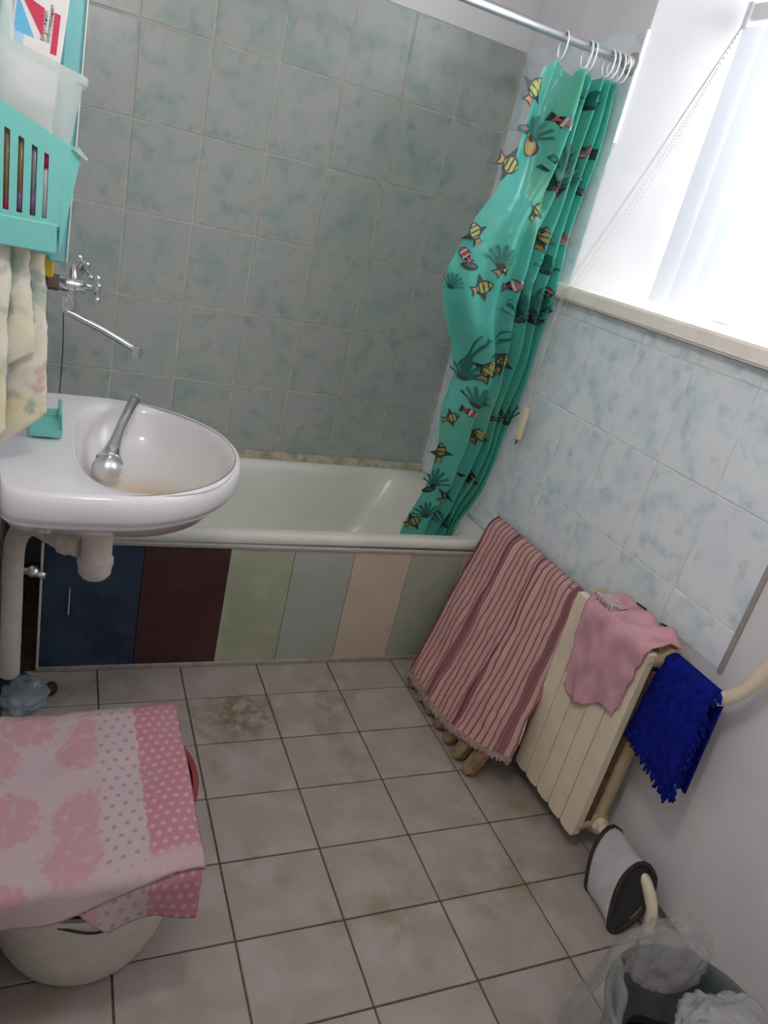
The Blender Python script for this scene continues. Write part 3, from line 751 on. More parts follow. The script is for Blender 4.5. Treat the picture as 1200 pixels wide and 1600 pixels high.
def cury(x, z):
    xl, xr = interp(LT, z), interp(RT, z); u = max(0, min(1, (x-xl)/(xr-xl)))
    g = min(1, max(0, (z-.4)/.25))
    ph = 2*PI*(5.2*u**2.4)+.5*math.sin(z*3.1)+1.2
    amp = lerp(.008, .028, u)*(1-.25*abs(z-1.2))+.012*max(0, min(1, (z-1.55)/.3))+.006*max(0, min(1, (.95-z)/.3))
    y = .225+amp*math.sin(ph)+.012*math.sin(u*9+z*7)*(1-u)+.006*math.sin(z*17+u*13)
    y += .035*math.exp(-((u-.02)/.12)**2)*math.sin((z-.5)*3.0)           # free edge curls back
    d = math.exp(-((x-(.66+.30*(1.45-z)))/.03)**2) if z < 1.45 else 0        # diagonal crease of the bulge
    y += .012*d
    xs = .905 if z > 1.35 else .905-.10*(1.35-z)
    w_ = min(1, max(0, (z-1.25)/.25)); sx = 1/(1+math.exp(-(x-xs)/.004))
    y += w_*(.030*sx-.016*math.exp(-((x-xs+.012)/.014)**2)-.004)
    return y + .035*(1-g) + .035*max(0, min(1, (.9-z)/.4))
b = new(); grid(b, cur, 110, 150)
cur_o = tag(obj('shower_curtain', b, M['vinyl'], None, True, loc=(.9, .225, 1.2)), 'teal vinyl shower curtain printed with fish, tucked into the tub', 'curtain')
sol = None
for i, x in enumerate(ringx):
    b = new(); n = 26; pts = []
    lean = random.uniform(-.35, .35)
    for kk in range(n):
        a = 2*PI*kk/n; pts.append((x+.018*math.sin(a)*lean+.002, RY+.021*math.sin(a), RZ-.018+.034*math.cos(a)))
    tube(b, pts, .0027, 8, closed=True)
    lab = ['white curtain ring at the free left corner of the curtain', 'left one of the two white curtain rings side by side mid curtain', 'right one of the two white curtain rings side by side mid curtain', 'first from the left of four white curtain rings bunched near the wall', 'second from the left of four white curtain rings bunched near the wall', 'third from the left of four white curtain rings bunched near the wall', 'white curtain ring nearest the wall on the rod'][i]
    tag(obj('curtain_ring', b, M['white_plastic'], None, True, loc=(x, RY, RZ)), lab, 'ring', 'curtain rings on the rod')
# prints on the curtain: thin vinyl ink shapes lying on its surface
INK = [plain('print_black', (.015, .03, .025), .5), plain('print_yellow', (.34, .33, .08), .5), plain('print_orange', (.38, .20, .07), .5), plain('print_red', (.32, .06, .08), .5), plain('print_white', (.40, .47, .40), .5), plain('print_dark_green', (.012, .13, .10), .5)]
class Print:
    def __init__(s, x, z, sc, ang): s.b = new(); s.x, s.z, s.sc, s.c, s.s = x, z, sc*.8, math.cos(ang), math.sin(ang); s.lay = 0
    def poly(s, pts, m):
        s.lay += 1; vs = []
        for a, c in pts:
            X = s.x+s.sc*(a*s.c-c*s.s); Z = s.z+s.sc*(a*s.s+c*s.c)
            vs.append(s.b.verts.new((X, cury(X, Z)-.0022-.0005*s.lay, Z)))
        try:
            ctr = s.b.verts.new(sum((v.co for v in vs), Vector())/len(vs)); cx = ctr.co; ctr.co.y = cury(cx.x, cx.z)-.0022-.0005*s.lay
            n = len(vs); mid = [s.b.verts.new(ctr.co.lerp(v.co, .5)) for v in vs]; off = -.0022-.0005*s.lay
            for v in mid: v.co.y = cury(v.co.x, v.co.z)+off
            for i in range(n):
                j = (i+1) % n
                for f in ((ctr, mid[i], mid[j]), (mid[i], vs[i], vs[j], mid[j])): s.b.faces.new(f).material_index = m
        except ValueError: pass
    def ell(s, cx, cy, rx, ry, m, n=14): s.poly([(cx+rx*math.cos(2*PI*k/n), cy+ry*math.sin(2*PI*k/n)) for k in range(n)], m)
    def done(s, name): obj(name, s.b, INK, cur_o, True)
def fish(x, z, sc, ang):
    p = Print(x, z, sc, ang)
    p.poly([(.5, .02), (.3, .26), (.05, .36), (-.05, .75), (-.22, .40), (-.38, .16), (-.72, .30), (-.62, 0), (-.72, -.28), (-.38, -.14), (-.22, -.38), (-.10, -.72), (.05, -.34), (.3, -.22)], 0)
    p.poly([(.42, .02), (.26, .2), (.0, .28), (-.25, .22), (-.36, .02), (-.25, -.2), (.0, -.28), (.26, -.17)], 1)
    for q in (.22, -.03, -.26): p.poly([(q, .27), (q+.07, .24), (q+.05, -.24), (q-.02, -.26)], 0)
    p.poly([(-.42, .10), (-.66, .2), (-.58, 0), (-.66, -.2), (-.42, -.08)], 2); p.ell(.33, .06, .035, .035, 4, 8); p.done('fish_print')
def clown(x, z, sc, ang):
    p = Print(x, z, sc, ang)
    p.poly([(.5, 0), (.3, .28), (-.1, .32), (-.4, .12), (-.7, .26), (-.7, -.26), (-.4, -.12), (-.1, -.32), (.3, -.26)], 0)
    p.poly([(.44, 0), (.27, .22), (-.1, .26), (-.38, .08), (-.62, .18), (-.62, -.18), (-.38, -.08), (-.1, -.26), (.27, -.2)], 3)
    for q in (.14, -.2): p.poly([(q, .26), (q+.1, .24), (q+.1, -.22), (q, -.25)], 4)
    p.done('clown_fish_print')
def shell(x, z, sc, ang):
    p = Print(x, z, sc, ang); p.ell(0, 0, .55, .45, 0, 16); p.ell(0, 0, .50, .40, 2, 16); p.ell(.1, .1, .22, .16, 1, 10)
    p.poly([(-.5, .2), (-.6, .42), (-.3, .35)], 2); p.done('shell_print')
def coral(x, z, sc, ang):
    p = Print(x, z, sc, ang)
    for q in range(-3, 4):
        a = q*.36; dx, dz = math.sin(a), math.cos(a); L = .95-.06*abs(q)
        p.poly([(-.05+dx*.05, -.5), (.05+dx*.05, -.5), (dx*L*.5+.1, -.5+dz*L*.55), (dx*L+.08, -.5+dz*L), (dx*L-.02, -.42+dz*L), (dx*L-.10, -.5+dz*L*.95), (dx*L*.5-.07, -.5+dz*L*.6)], 5)
    p.ell(0, -.42, .22, .12, 0, 10); p.done('coral_print')
def red(x, z, sc, ang):
    p = Print(x, z, sc, ang); p.poly([(-.5, -.3), (-.45, .3), (-.2, .2), (0, .4), (.2, .2), (.5, .3), (.45, -.3), (.2, -.4), (-.1, -.3)], 0)
    p.poly([(-.42, -.24), (-.38, .22), (-.2, .14), (0, .32), (.2, .14), (.42, .22), (.38, -.24), (.2, -.33), (-.1, -.24)], 3); p.done('sponge_print')
def darkp(x, z, sc, ang):
    p = Print(x, z, sc, ang); p.ell(0, 0, .6, .25, 0, 14); p.ell(.05, .03, .4, .12, 5, 12); p.ell(.1, .03, .16, .06, 3, 8); p.done('stone_print')
def weed(x, z, sc, ang):
    p = Print(x, z, sc, ang)
    for o_, ph in ((-.12, 0), (.1, 1.5), (.0, 3)):
        L = [(o_+.16*math.sin(t*6+ph)*t, -.9+1.8*t) for t in [k/9 for k in range(10)]]
        for (a, c), (a2, c2) in zip(L, L[1:]): p.poly([(a-.05, c), (a+.05, c), (a2+.05, c2), (a2-.05, c2)], 5)
    p.done('seaweed_print')
rp = random.Random(3)
for (x, z), s, a in zip([(.767, 1.868), (.747, 1.667), (.698, 1.475), (.778, 1.325), (.925, 1.116), (.822, 1.399), (.809, .896), (.91, .857), (.805, .771), (.866, .617), (.785, .497), (.868, 1.083), (.924, .694), (.887, 1.573), (.948, 1.505)],
                        [.085, .09, .075, .075, .085, .07, .06, .07, .075, .065, .07, .085, .07, .06, .08], [1.1, -.2, 2.2, .5, 1.1, .9, .5, 1.2, 1.6, 1.0, .7, 1.3, 1.3, 1.2, 1.4]): fish(x, z, s, a)
for (x, z), s, a in zip([(.69, 1.408), (.884, 1.351), (1.01, 1.347), (.857, .928), (.959, .929), (.881, 1.807)], [.06, .075, .05, .06, .055, .07], [2.4, .4, 1.2, -.2, .5, -.3]): clown(x, z, s, a)
shell(.813, 1.732, .075, -.3)
for (x, z), s in zip([(.818, 1.78), (.94, 1.705), (.809, 1.425), (.959, 1.322), (.99, 1.30), (.68, 1.326), (.865, .985), (.991, .944), (.81, .674), (.815, 1.06), (.808, .549), (.896, .515), (.962, 1.892), (.985, 1.43), (.925, 1.285)], [.085, .15, .085, .14, .13, .06, .085, .10, .085, .085, .08, .08, .07, .07, .10]): coral(x, z, s, rp.uniform(-.3, .3))
for x, z in ((.942, 1.643), (1.01, 1.759), (1.03, 1.513)): red(x, z, .065, rp.uniform(-.3, .3))
for x, z in ((.716, 1.377), (.931, 1.25), (.76, 1.764), (1.03, 1.655), (.795, .629)): darkp(x, z, .06, rp.uniform(-.2, .2))
weed(.81, 1.12, .085, -.2); weed(.888, 1.164, .07, -.5)

# ------------------------------------------------------------------ vertical blind and its cords
bl = thing('vertical_blind', (1.235, -.45, 1.39), 'white vertical fabric blind hanging in the window niche', 'blind')
b = new(); box(b, (1.215, -1.22, 2.135), (1.255, .012, 2.178), .004); obj('headrail', b, M['white_plastic'], bl)
b = new(); box(b, (1.21, -.01, 2.118), (1.26, .014, 2.182), .004); obj('end_bracket', b, M['white_plastic'], bl)
sw = .089; nsl = 15
for i in range(nsl):
    yc = -.035-i*.0805; ang = -.42+random.uniform(-.08, .08)
    b = new(); tw_ = random.uniform(-.04, .04)
    def fn(u, v):
        s = (u-.5)*sw; a = ang+tw_*v; bow = .006*(1-(2*u-1)**2)
        return Vector((1.235+s*math.sin(a)-bow*math.cos(a), yc+s*math.cos(a)+bow*math.sin(a), lerp(2.125, 1.402, v)))
    grid(b, fn, 5, 10); o = obj('slat', b, M['slat'], bl, True)
b = new(); n = 60
pts = [(1.235-.02, .0-i*1.14/n, 1.408-.010*abs(math.sin(i*PI*15/n))) for i in range(n+1)]
tube(b, pts, .0012, 5); obj('bottom_chain', b, M['white_plastic'], bl)
hx = Vector((1.212, .006, 2.13))
edge1, edge2 = Vector((1.018, .150, 1.389)), Vector((1.018, .120, 1.389))
for off, nm, tgt in ((0, 'pull_cord', edge1), (.007, 'pull_cord', edge1+Vector((0, -.010, 0)))):
    b = new(); low = Vector((1.012, .155+off*.4, .985))
    pts = [hx+Vector((0, 0, -off)), hx.lerp(tgt, .5)+Vector((0, 0, -.012)), tgt, tgt+Vector((-.004, 0, -.03)), low]
    tube(b, spline(pts, 6), .0011, 5); obj(nm, b, M['twine'], bl)
b = new(); box(b, (1.000, .132, .878), (1.018, .156, .990), .007, 2); o = obj('cord_weight', b, M['cream_plastic'], bl); smooth_by_angle(o, 40)
# bead chain: two strands of small beads
beads = new()
for tgt, dz in ((edge2, 0), (edge2+Vector((0, -.028, 0)), .01)):
    path = spline([hx+Vector((0, -.004, 0)), hx.lerp(tgt, .5)+Vector((0, 0, -.05-dz)), tgt, tgt+Vector((-.003, 0, -.05)), tgt+Vector((-.003, .02, -.30)), tgt+Vector((-.002, .028, -.48))], 60)
    last = None
    for p in path:
        if last is None or (p-last).length > .0075:
            bmesh.ops.create_icosphere(beads, subdivisions=1, radius=.0021, matrix=Matrix.Translation(p)); last = p
obj('bead_chain', beads, M['twine'], bl, True, kind='stuff')
b = new(); tube(b, [edge2+Vector((-.004, .026, -.42)), edge2+Vector((-.004, .034, -.53))], .004, 8); o = obj('chain_tensioner', b, plain('grey_spring', (.30, .31, .32), .5, .4), bl, True)

# ------------------------------------------------------------------ radiator
rad = thing('radiator', (.96, -.61, .06), 'cream cast iron radiator with flat front plates under the window', 'radiator')
RX = .90; secw = .0585; y_far = -.463
for i in range(5):
    yc = y_far-secw*(i+.5)
    b = new()
    poly = [(-.0280, .070), (-.022, .064), (.0, .061), (.022, .064), (.0280, .070), (.0280, .655), (.024, .660), (-.024, .660), (-.0280, .655)]
    prism(b, [(yc+a, z) for a, z in poly], 'x', RX, RX+.024)
    bmesh.ops.bevel(b, geom=[e for e in b.edges if all(abs(v.co.x-RX) < 1e-4 for v in e.verts)], offset=.0008, segments=1, affect='EDGES')
    s = obj('section', b, M['cream_paint'], rad)
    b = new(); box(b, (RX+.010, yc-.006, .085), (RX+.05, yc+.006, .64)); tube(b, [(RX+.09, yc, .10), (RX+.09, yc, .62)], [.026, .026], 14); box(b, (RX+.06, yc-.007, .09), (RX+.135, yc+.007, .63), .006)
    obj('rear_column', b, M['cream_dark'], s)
for z, nm in ((.632, 'header'), (.092, 'header')):
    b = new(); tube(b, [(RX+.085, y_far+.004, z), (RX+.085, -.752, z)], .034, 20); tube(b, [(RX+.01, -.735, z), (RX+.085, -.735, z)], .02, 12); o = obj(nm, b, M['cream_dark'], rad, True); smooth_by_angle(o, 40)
    b = new(); lathe(b, [(.024, 0), (.024, .016), (.016, .018), (.016, .034)], (RX+.085, -.752, z), (0, -1, 0), 6 if z > .3 else 8); obj('bushing', b, M['cream_paint'], rad)
b = new(); box(b, (RX+.012, -.748, .10), (RX+.058, -.741, .60), .002); obj('end_web', b, M['dirt'], rad)
for i in range(5):
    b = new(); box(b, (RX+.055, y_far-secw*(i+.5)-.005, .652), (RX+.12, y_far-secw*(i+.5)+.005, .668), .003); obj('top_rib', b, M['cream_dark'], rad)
b = new(); box(b, (1.035, -.60, .55), (XR-.001, -.58, .575)); box(b, (.985, -.60, .558), (1.035, -.58, .566)); obj('wall_bracket', b, M['cream_dark'], rad)
up = thing('heating_pipe', (.985, -.86, .63), 'cream heating pipe leaving the top of the radiator and bending upward', 'pipe')
b = new(); tube(b, spline([(.985, -.775, .632), (.987, -.84, .628), (.99, -.895, .634), (.995, -.94, .690), (1.0, -.975, .80), (1.005, -1.02, .95), (1.02, -1.05, 1.10), (1.06, -1.06, 1.18), (1.10, -1.06, 1.20)], 6), .0165, 16); obj('pipe', b, M['cream_paint'], up, True)
lp = thing('heating_pipe', (.985, -.9, 0), 'cream heating pipe from the bottom of the radiator down into the floor', 'pipe')
b = new(); tube(b, spline([(.985, -.775, .092), (.987, -.83, .094), (.99, -.875, .098), (.992, -.935, .094), (.988, -.985, .055), (.982, -1.005, -.004)], 6), .0155, 16); obj('pipe', b, M['cream_paint'], lp, True)
b = new(); lathe(b, [(.022, 0), (.022, .02)], (.987, -.806, .093), (0, -1, 0), 6); obj('nut', b, M['cream_paint'], lp)

# pink rag over the radiator
b = new()
def ragf(u, v):
    # v: 0 at the wall-side edge, over the top, down the front
    y = lerp(-.512, -.752, u); n = noise.noise(Vector((u*5, v*5, 1)))
    ridge = .0
    s = v*.41
    if s < .12: x = lerp(1.022, .905, s/.12); z = .676+.010*noise.noise(Vector((u*6, v*9, 4)))+.006*math.sin(u*19+v*5)
    else:
        t = (s-.12)/.29; L = .255+.035*math.sin(u*5+.6)-.03*abs(u-.55)
        x = .892-.006*noise.noise(Vector((u*7, v*6, 2)))-.003; z = .672-L*t
        y += (.030*(1-u)-.05*(u)*.4)*-1*t*.9+.012*t*(u-.5)
        if t < .12: x += .012*(1-t/.12); z = .676-L*t*.8
    x -= .005*math.sin(u*14+v*3)*min(1, v)
    y += .010*noise.noise(Vector((v*11, u*3, 7)))*(1 if u in (0,) or u > .95 or u < .05 else .3)
    return Vector((x, y, z+.006*noise.noise(Vector((u*14, 3, v*4)))*v))
grid(b, ragf, 44, 60)
rag = tag(obj('cleaning_rag', b, M['rag'], None, True, loc=(.9, -.63, .66)), 'crumpled pink rag draped over the near end of the radiator', 'cloth')
def thick(o, t, off=0):
    m = o.modifiers.new('thickness', 'SOLIDIFY'); m.thickness = t; m.offset = off
thick(rag, .004)
b = new()
def ruf(u, v): return Vector((lerp(.955, .90, v), -.525-.075*u, .684+.012*math.sin(u*40)*v+.004*math.sin(v*9)))
grid(b, ruf, 40, 6); o = obj('gathered_hem', b, cloth('pale_pink_hem', (.60, .48, .48), .1), rag, True); thick(o, .002)
for p0, p1 in (((1.0, -.575, .69), (1.015, -.60, .684)), ((1.01, -.66, .682), (1.02, -.675, .682))):
    b = new(); tube(b, [p0, p1], .003, 6); obj('dark_tie', b, M['black_trim'], rag)

# blue chenille mop pad over the pipe
mp = thing('mop_pad', (.97, -.83, .5), 'royal blue chenille mop pad hung over the heating pipe', 'mop pad')
b = new()
MW = [(-.752, .612), (-.905, .622), (-.922, .392), (-.748, .418)]
def mopf(side):
    def f(u, v):
        top = Vector((0, -.752, .640)).lerp(Vector((0, -.905, .640)), u); bot = Vector((0, -.742, .430)).lerp(Vector((0, -.925, .372)), u)
        p = top.lerp(bot, v); bulge = .020*math.sin(PI*min(1, v*1.0+.1))*math.sin(PI*u)**.5
        p.x = .985+side*(.022+bulge*.5*(1 if side < 0 else .3))-.012*(1-v)*0
        if v < .14: p.x = .985+side*.024*math.sin(v/.14*PI/2); p.z = .656-.02*(v/.14)**2
        p.x -= .02*v if side < 0 else .010*v
        return p
    return f
grid(b, mopf(-1), 14, 20); grid(b, mopf(1), 14, 20)
o = obj('pad', b, M['mop'], mp, True); thick(o, .006)
b = new(); rm = random.Random(5); F = mopf(-1)
def noodle(p, d, L, r=.0042):
    d = d.normalized(); q = p+d*L+Vector((0, 0, -.25*L))
    tube(b, [p, p.lerp(q, .5)+Vector((rm.uniform(-.002, .002), rm.uniform(-.002, .002), .002)), q], [r, r, r*.6], 6)
for i in range(30):
    v = (i+rm.random())/30
    for u, d in ((.0, Vector((-.2, 1, -.15))), (1.0, Vector((-.2, -1, -.2)))):
        for kx in range(2): noodle(F(u, v)+Vector((rm.uniform(-.004, .01), 0, 0)), d+Vector((rm.uniform(-.4, .2), 0, rm.uniform(-.5, .3))), rm.uniform(.012, .020))
for i in range(34):
    u = (i+rm.random())/34; noodle(F(u, 1), Vector((rm.uniform(-.5, .2), rm.uniform(-.3, .3), -1)), rm.uniform(.012, .022))
for i in range(700):
    u, v = rm.random(), rm.uniform(.04, 1); noodle(F(u, v)+Vector((.003, 0, 0)), Vector((-1, rm.uniform(-1, 1), rm.uniform(-2.2, .2))), rm.uniform(.004, .008), .0045)
obj('chenille_pile', b, M['mop'], mp, True, kind='stuff')

# grey cloth sleeve on the lower pipe
sl = thing('cloth_sleeve', (.95, -.88, 0), 'grey felt sleeve with black edging on the lower heating pipe', 'sleeve')
def tear(y, top, tip, w, n=22):
    out = []; top = Vector(top); tip = Vector(tip); ax = tip-top; L = ax.length; ax.normalize(); pr = ax.cross(Vector((-.45, -.75, .35))).normalized()
    for k in range(n):
        a = 2*PI*k/n; s = (1-math.cos(a))/2; ww = w*math.sin(a)*(1-.45*s)
        out.append(top+ax*(L*s)+pr*ww)
    return out
farR = tear(0, (1.000, -.800, .122), (.895, -.87, .006), .040); nearR = tear(0, (1.000, -.925, .125), (.880, -.985, .004), .052)
b = new(); rr_ = []
for k in range(9):
    t = k/8; rr_.append([farR[i].lerp(nearR[i], t)+Vector((0, 0, .004*math.sin(t*7+i))) for i in range(22)])
for r in rr_:
    for p in r: p.z = max(p.z, .003)
loft(b, rr_); o = obj('tube_body', b, M['grey_cloth'], sl, True); thick(o, .004)
for r in (rr_[0], rr_[-1]):
    b = new(); tube(b, r, .0065, 8, closed=True); obj('edging', b, M['black_trim'], sl, True)
b = new(); R2 = [[p+Vector((0, .003, 0)) for p in rr_[-1]]]; c_ = sum(R2[0], Vector())/22; loft(b, [R2[0], [c_+(p-c_)*.05+Vector((0, .008, .0)) for p in R2[0]]], False, True)
o = obj('mouth_shade', b, M['black_rubber'], sl, True)  # black cap paints the shade inside the open end

# ------------------------------------------------------------------ duckboard and rug leaning on the right wall
db = thing('duckboard', (.8, -.2, 0), 'wooden slatted bath duckboard leaning on the wall under the rug', 'duckboard')
sl_dir = Vector((.435, 0, .9)).normalized(); sl_n = Vector((-.9, 0, .435)).normalized()
def onboard(y, s, h): return Vector((.757, y, .0))+sl_dir*s+sl_n*h
slat_y = [-.025, -.10, -.165, -.232, -.30, -.368, -.435]
for i, y in enumerate(slat_y):
    b = new(); pts = []
    hw = .021
    s0 = .006+.0*i
    outl = []
    for kk in range(9):
        a = PI+PI*kk/8; outl.append((hw*math.cos(a), hw*.9*math.sin(a)+hw*.9+s0))
    outl += [(hw, .635), (-hw, .635)]
    A = [b.verts.new(onboard(y+px, ps, .012)) for px, ps in outl]; B = [b.verts.new(onboard(y+px, ps, -.010)) for px, ps in outl]
    b.faces.new(A); b.faces.new(B[::-1])
    for q in range(len(A)): b.faces.new((A[q], A[(q+1) % len(A)], B[(q+1) % len(A)], B[q]))
    for v in b.verts: v.co.z = max(v.co.z, .002)
    obj('slat', b, M['wood'], db)
for s in (.12, .52):
    b = new(); P = [onboard(.0, s-.02, -.0105), onboard(.0, s+.02, -.0105), onboard(.0, s+.02, -.030), onboard(.0, s-.02, -.030)]; Q = [p+Vector((0, -.46, 0)) for p in P]; loft(b, [P, Q], True, True); obj('crossbar', b, M['wood'], db)
b = new(); RL = .645
def rugf(u, v):
    # u across from the tub side to the radiator side, v down from the wall
    wid = lerp(.540, .525, v); yy = lerp(.168, .020, v**1.0)-u*lerp(.535, .535, v)
    if u > .7: yy -= .03*((u-.7)/.3)*v*v
    s = RL*(1-v)
    s0 = .034+.115*max(0, (u-.35)/.65)**2
    s = lerp(s, max(s, s0), 1) if v > .6 else s
    if v > .6: s = lerp(RL*.4, s0, (v-.6)/.4)
    rip = .004*math.sin(u*70+6*noise.noise(Vector((u*3, v*6, 0))))*.4+.010*noise.noise(Vector((u*7, v*5, 3)))
    ridge = .018*math.exp(-((u-.605-.02*math.sin(v*5))/.022)**2)+.016*math.exp(-((u-.90)/.03)**2)*v+.014*math.exp(-((u-.305-.02*math.sin(v*6+1))/.03)**2)
    yy -= .035*u*math.sin(PI*v); p = onboard(yy, s, .0165+max(-.002, rip)+ridge*.8)
    if v < .08:   # rolled over the top edge of the board
        t = 1-v/.08; p = p+Vector((.022*t*t, 0, .004*math.sin(t*PI)-.004*t*t)); p.x = min(p.x, XR-.010)
    if u < .03: p -= sl_n*.010*(1-u/.03)
    p.z = max(p.z, .006)
    p.x = min(p.x, XR-.010)
    return p
grid(b, rugf, 120, 90, lambda u, v: (u*.54, v*.65))
rug = tag(obj('striped_rug', b, M['rug'], None, True, loc=(.9, -.2, .3)), 'pink and maroon striped rug draped over a leaning duckboard', 'rug')
thick(rug, .006)
b = new()
for i in range(150):
    u = (i+rm.random())/150; p = rugf(u, 1); q = p-sl_dir*rm.uniform(.004, .011)+Vector((rm.uniform(-.005, .003), rm.uniform(-.006, .006), 0)); q.z = max(q.z, .002)
    tube(b, [p+sl_dir*.012+sl_n*.003, p+sl_n*.003, q], [.003, .003, .0012], 5)
obj('fringe', b, M['fringe'], rug, kind='stuff')
b = new(); grid(b, lambda u, v: rugf(u, lerp(.965, 1.0, v))+sl_n*.0045, 90, 4); obj('hem', b, M['fringe'], rug, True)

# ------------------------------------------------------------------ bucket with laundry under a pink terry cloth
BX, BYY = -.315, -.675
bk = thing('laundry_tub', (BX, BYY, 0), 'round white plastic tub under the pink terry cloth', 'tub')
b = new(); lathe(b, [(.0001, .001), (.135, .001), (.150, .006), (.163, .04), (.178, .11), (.190, .19), (.195, .235), (.201, .238), (.201, .250), (.193, .250), (.186, .19), (.150, .02), (.0001, .015)], (BX, BYY, 0), n=48)
o = obj('shell', b, plain('milky_plastic', (.66, .63, .55), .4, var=.05), bk, True); smooth_by_angle(o, 50)
b = new(); tube(b, spline([(BX-.06, BYY-.189, .235), (BX+.0, BYY-.203, .222), (BX+.06, BYY-.195, .226), (BX+.085, BYY-.19, .240)], 5), .0025, 6); obj('crack', b, M['ink'], bk)
rb = thing('maroon_basin', (BX, BYY, .25), 'maroon plastic basin set in the white tub below the terry cloth', 'basin')
b = new(); lathe(b, [(.0001, .200), (.150, .200), (.172, .23), (.183, .30), (.187, .362), (.194, .366), (.194, .372), (.183, .372), (.175, .30), (.0001, .215)], (BX, BYY+.0, .0), n=44)
o = obj('shell', b, M['maroon'], rb, True); smooth_by_angle(o, 50)
# filled with washing
b = new(); bmesh.ops.create_uvsphere(b, u_segments=36, v_segments=18, radius=1, matrix=Matrix.Translation((BX, BYY, .30)) @ Matrix.Diagonal((.165, .165, .085, 1)))
for v in b.verts: v.co += Vector((0, 0, .015*noise.noise(v.co*14)))
lau = tag(obj('laundry_pile', b, M['maroon_cloth'], None, True, loc=(BX, BYY, .3)), 'maroon washing heaped in the basin, hidden under the terry cloth', 'laundry')
def clothf(dz, front, x0, x1, yb):
    def f(u, v):
        x = lerp(x0, x1, u); Lt = .40; s = v*(Lt+front(u)); fy_ = -.895+.006*math.sin(u*7)
        y = yb-s; z = .386+dz+.010*noise.noise(Vector((x*9, s*7, 2)))+.003*noise.noise(Vector((x*30, s*30, 5)))
        Lflat = yb-fy_; r = .022
        if s > Lflat:
            e = s-Lflat
            if e < r*PI/2: a = e/r; y = fy_-r*math.sin(a); z -= r*(1-math.cos(a))
            else: y = fy_-r+.012*math.sin(u*9+1)*(e-r*1.57)/.08-.1*(e-r*1.57); z -= r+(e-r*PI/2)
        # sides hang
        dx = max(0, x-(-.148)); z -= dx*1.3*min(1, dx/.03)
        if s < .05: z -= .02*(1-s/.05)**2
        if dx > 0: x = -.148+dx*.55
        y += .020*(x+.33); x -= .015*(yb-y)*u
        return Vector((x, y, z))
    return f
b = new(); f1 = clothf(.006, lambda u: lerp(.105, .045, min(1, max(0, (u-.3)/.55))), XL+.02, -.135, -.470)
grid(b, f1, 80, 90, lambda u, v: (u*.365, v*.46))
tc = tag(obj('terry_cloth', b, M['terry'], None, True, loc=(-.32, -.68, .40)), 'pink flowered and dotted terry cloth folded over the white tub', 'cloth')
thick(tc, .006)
b = new(); f2 = clothf(-.004, lambda u: lerp(.055, .128, min(1, max(0, (u-.38)/.2)))+.006*math.sin(u*15), XL+.024, -.142, -.474)
grid(b, f2, 80, 90, lambda u, v: (u*.365, v*.46-.12))
o = obj('lower_layer', b, M['terry'], tc, True); thick(o, .006)

# ------------------------------------------------------------------ things on the floor by the drain pipe
def crumple(name, loc, rad3, m, seed, sub=4, amp=.35, cut=None):
    b = new(); bmesh.ops.create_icosphere(b, subdivisions=sub, radius=1)
    for v in b.verts:
        d = v.co.normalized(); n = noise.noise(d*2.1+Vector((seed, 0, 0)))*amp+abs(noise.noise(d*4.7+Vector((0, seed, 0))))*amp*.8-noise.noise(d*9+Vector((0, 0, seed)))*amp*.12
        q = d*(1+n); v.co = Vector((q.x*rad3[0], q.y*rad3[1], q.z*rad3[2]))+Vector(loc)
        if cut is not None: v.co.z = max(v.co.z, cut)
    return b
b = crumple('x', (-.45, .035, .025), (.058, .068, .034), M['blue_bag'], 3.3, cut=.002)
tag(obj('plastic_bag', b, M['blue_bag'], None, True, loc=(-.45, .035, 0)), 'crumpled pale blue plastic bag on the floor by the drain pipe', 'bag')
pl = thing('drain_plug', (-.40, .075, 0), 'small dark rubber plug with a grey stem on the floor near the blue panel', 'plug')
b = new(); lathe(b, [(.016, 0), (.020, .006), (.020, .016), (.013, .024)], (-.385, .07, .017), (.8, -.5, .2), 14); obj('stopper', b, M['black_rubber'], pl, True)
b = new(); tube(b, [(-.385, .07, .018), (-.412, .085, .016)], .006, 8); tube(b, [(-.412, .085, .016), (-.424, .09, .016)], .010, 8); obj('stem', b, M['steel'], pl, True)

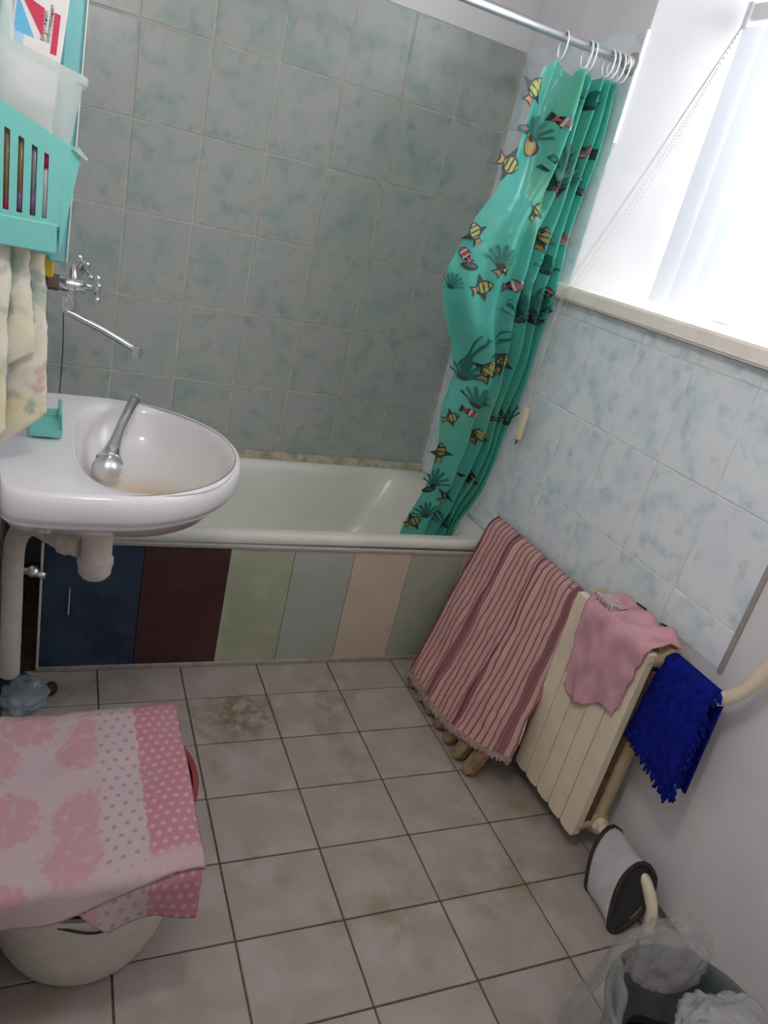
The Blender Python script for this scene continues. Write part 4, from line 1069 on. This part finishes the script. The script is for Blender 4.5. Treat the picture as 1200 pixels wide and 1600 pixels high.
# ------------------------------------------------------------------ waste bin with bags at the lower right
bn = thing('waste_bin', (.70, -1.37, 0), 'dark green plastic waste bin with a plastic bag over its rim', 'bin')
bcx, bcy = .70, -1.325
b = new(); lathe(b, [(.0001, .002), (.120, .002), (.128, .008), (.158, .225), (.166, .228), (.170, .236), (.168, .244), (.160, .246), (.152, .236), (.146, .20), (.118, .012), (.0001, .010)], (bcx, bcy, 0), n=52)
o = obj('shell', b, M['bin_green'], bn, True); smooth_by_angle(o, 50)
b = new(); lathe(b, [(.0001, .07), (.118, .07)], (bcx, bcy, 0), n=30); obj('dark_inside', b, M['dark'], bn)  # flat black disc paints the shade inside the bin
# liner: thin clear film draped over the left part of the rim
b = new()
def liner(u, v):
    a = lerp(.75, 4.75, u); prof = [(0, (.10, .12)), (.25, (.145, .225)), (.36, (.158, .262)), (.48, (.176, .262)), (.60, (.188, .235)), (1, (.205, .07))]
    for (p, q), (p2, q2) in zip(prof, prof[1:]):
        if v <= p2: t = (v-p)/(p2-p); r, z = lerp(q[0], q2[0], t), lerp(q[1], q2[1], t); break
    nn = noise.noise(Vector((a*2.2, v*4, 1.7)))
    fr = .018*math.sin(a*15+2*math.sin(v*4))*v
    r += .014*nn+fr*.6; z += .030*noise.noise(Vector((a*1.7, 5, 2)))*(v > .2)+.03*max(0, math.cos(a-1.9))*math.exp(-((v-.42)/.15)**2)
    return Vector((bcx+r*math.cos(a), bcy+r*math.sin(a), max(z, .01)))
grid(b, liner, 100, 40); tag(obj('bin_liner', b, M['bag'], None, True, loc=(bcx, bcy, .25)), 'thin clear plastic liner bag hanging over the rim of the green bin', 'bag')
b = crumple('x', (.755, -1.37, .236), (.110, .095, .062), M['white_bag'], 5.2, sub=5, amp=.2)
tag(obj('rubbish_bag', b, M['white_bag'], None, True, loc=(.76, -1.46, .22)), 'crumpled white plastic bag stuffed in the top of the bin', 'bag')
b = crumple('x', (.74, -1.20, .265), (.095, .055, .06), M['bag'], 11.4, sub=5, amp=.28)
tag(obj('clear_bag', b, M['bag'], None, True, loc=(.72, -1.275, .26)), 'puffed clear plastic bag standing up at the back of the bin', 'bag')
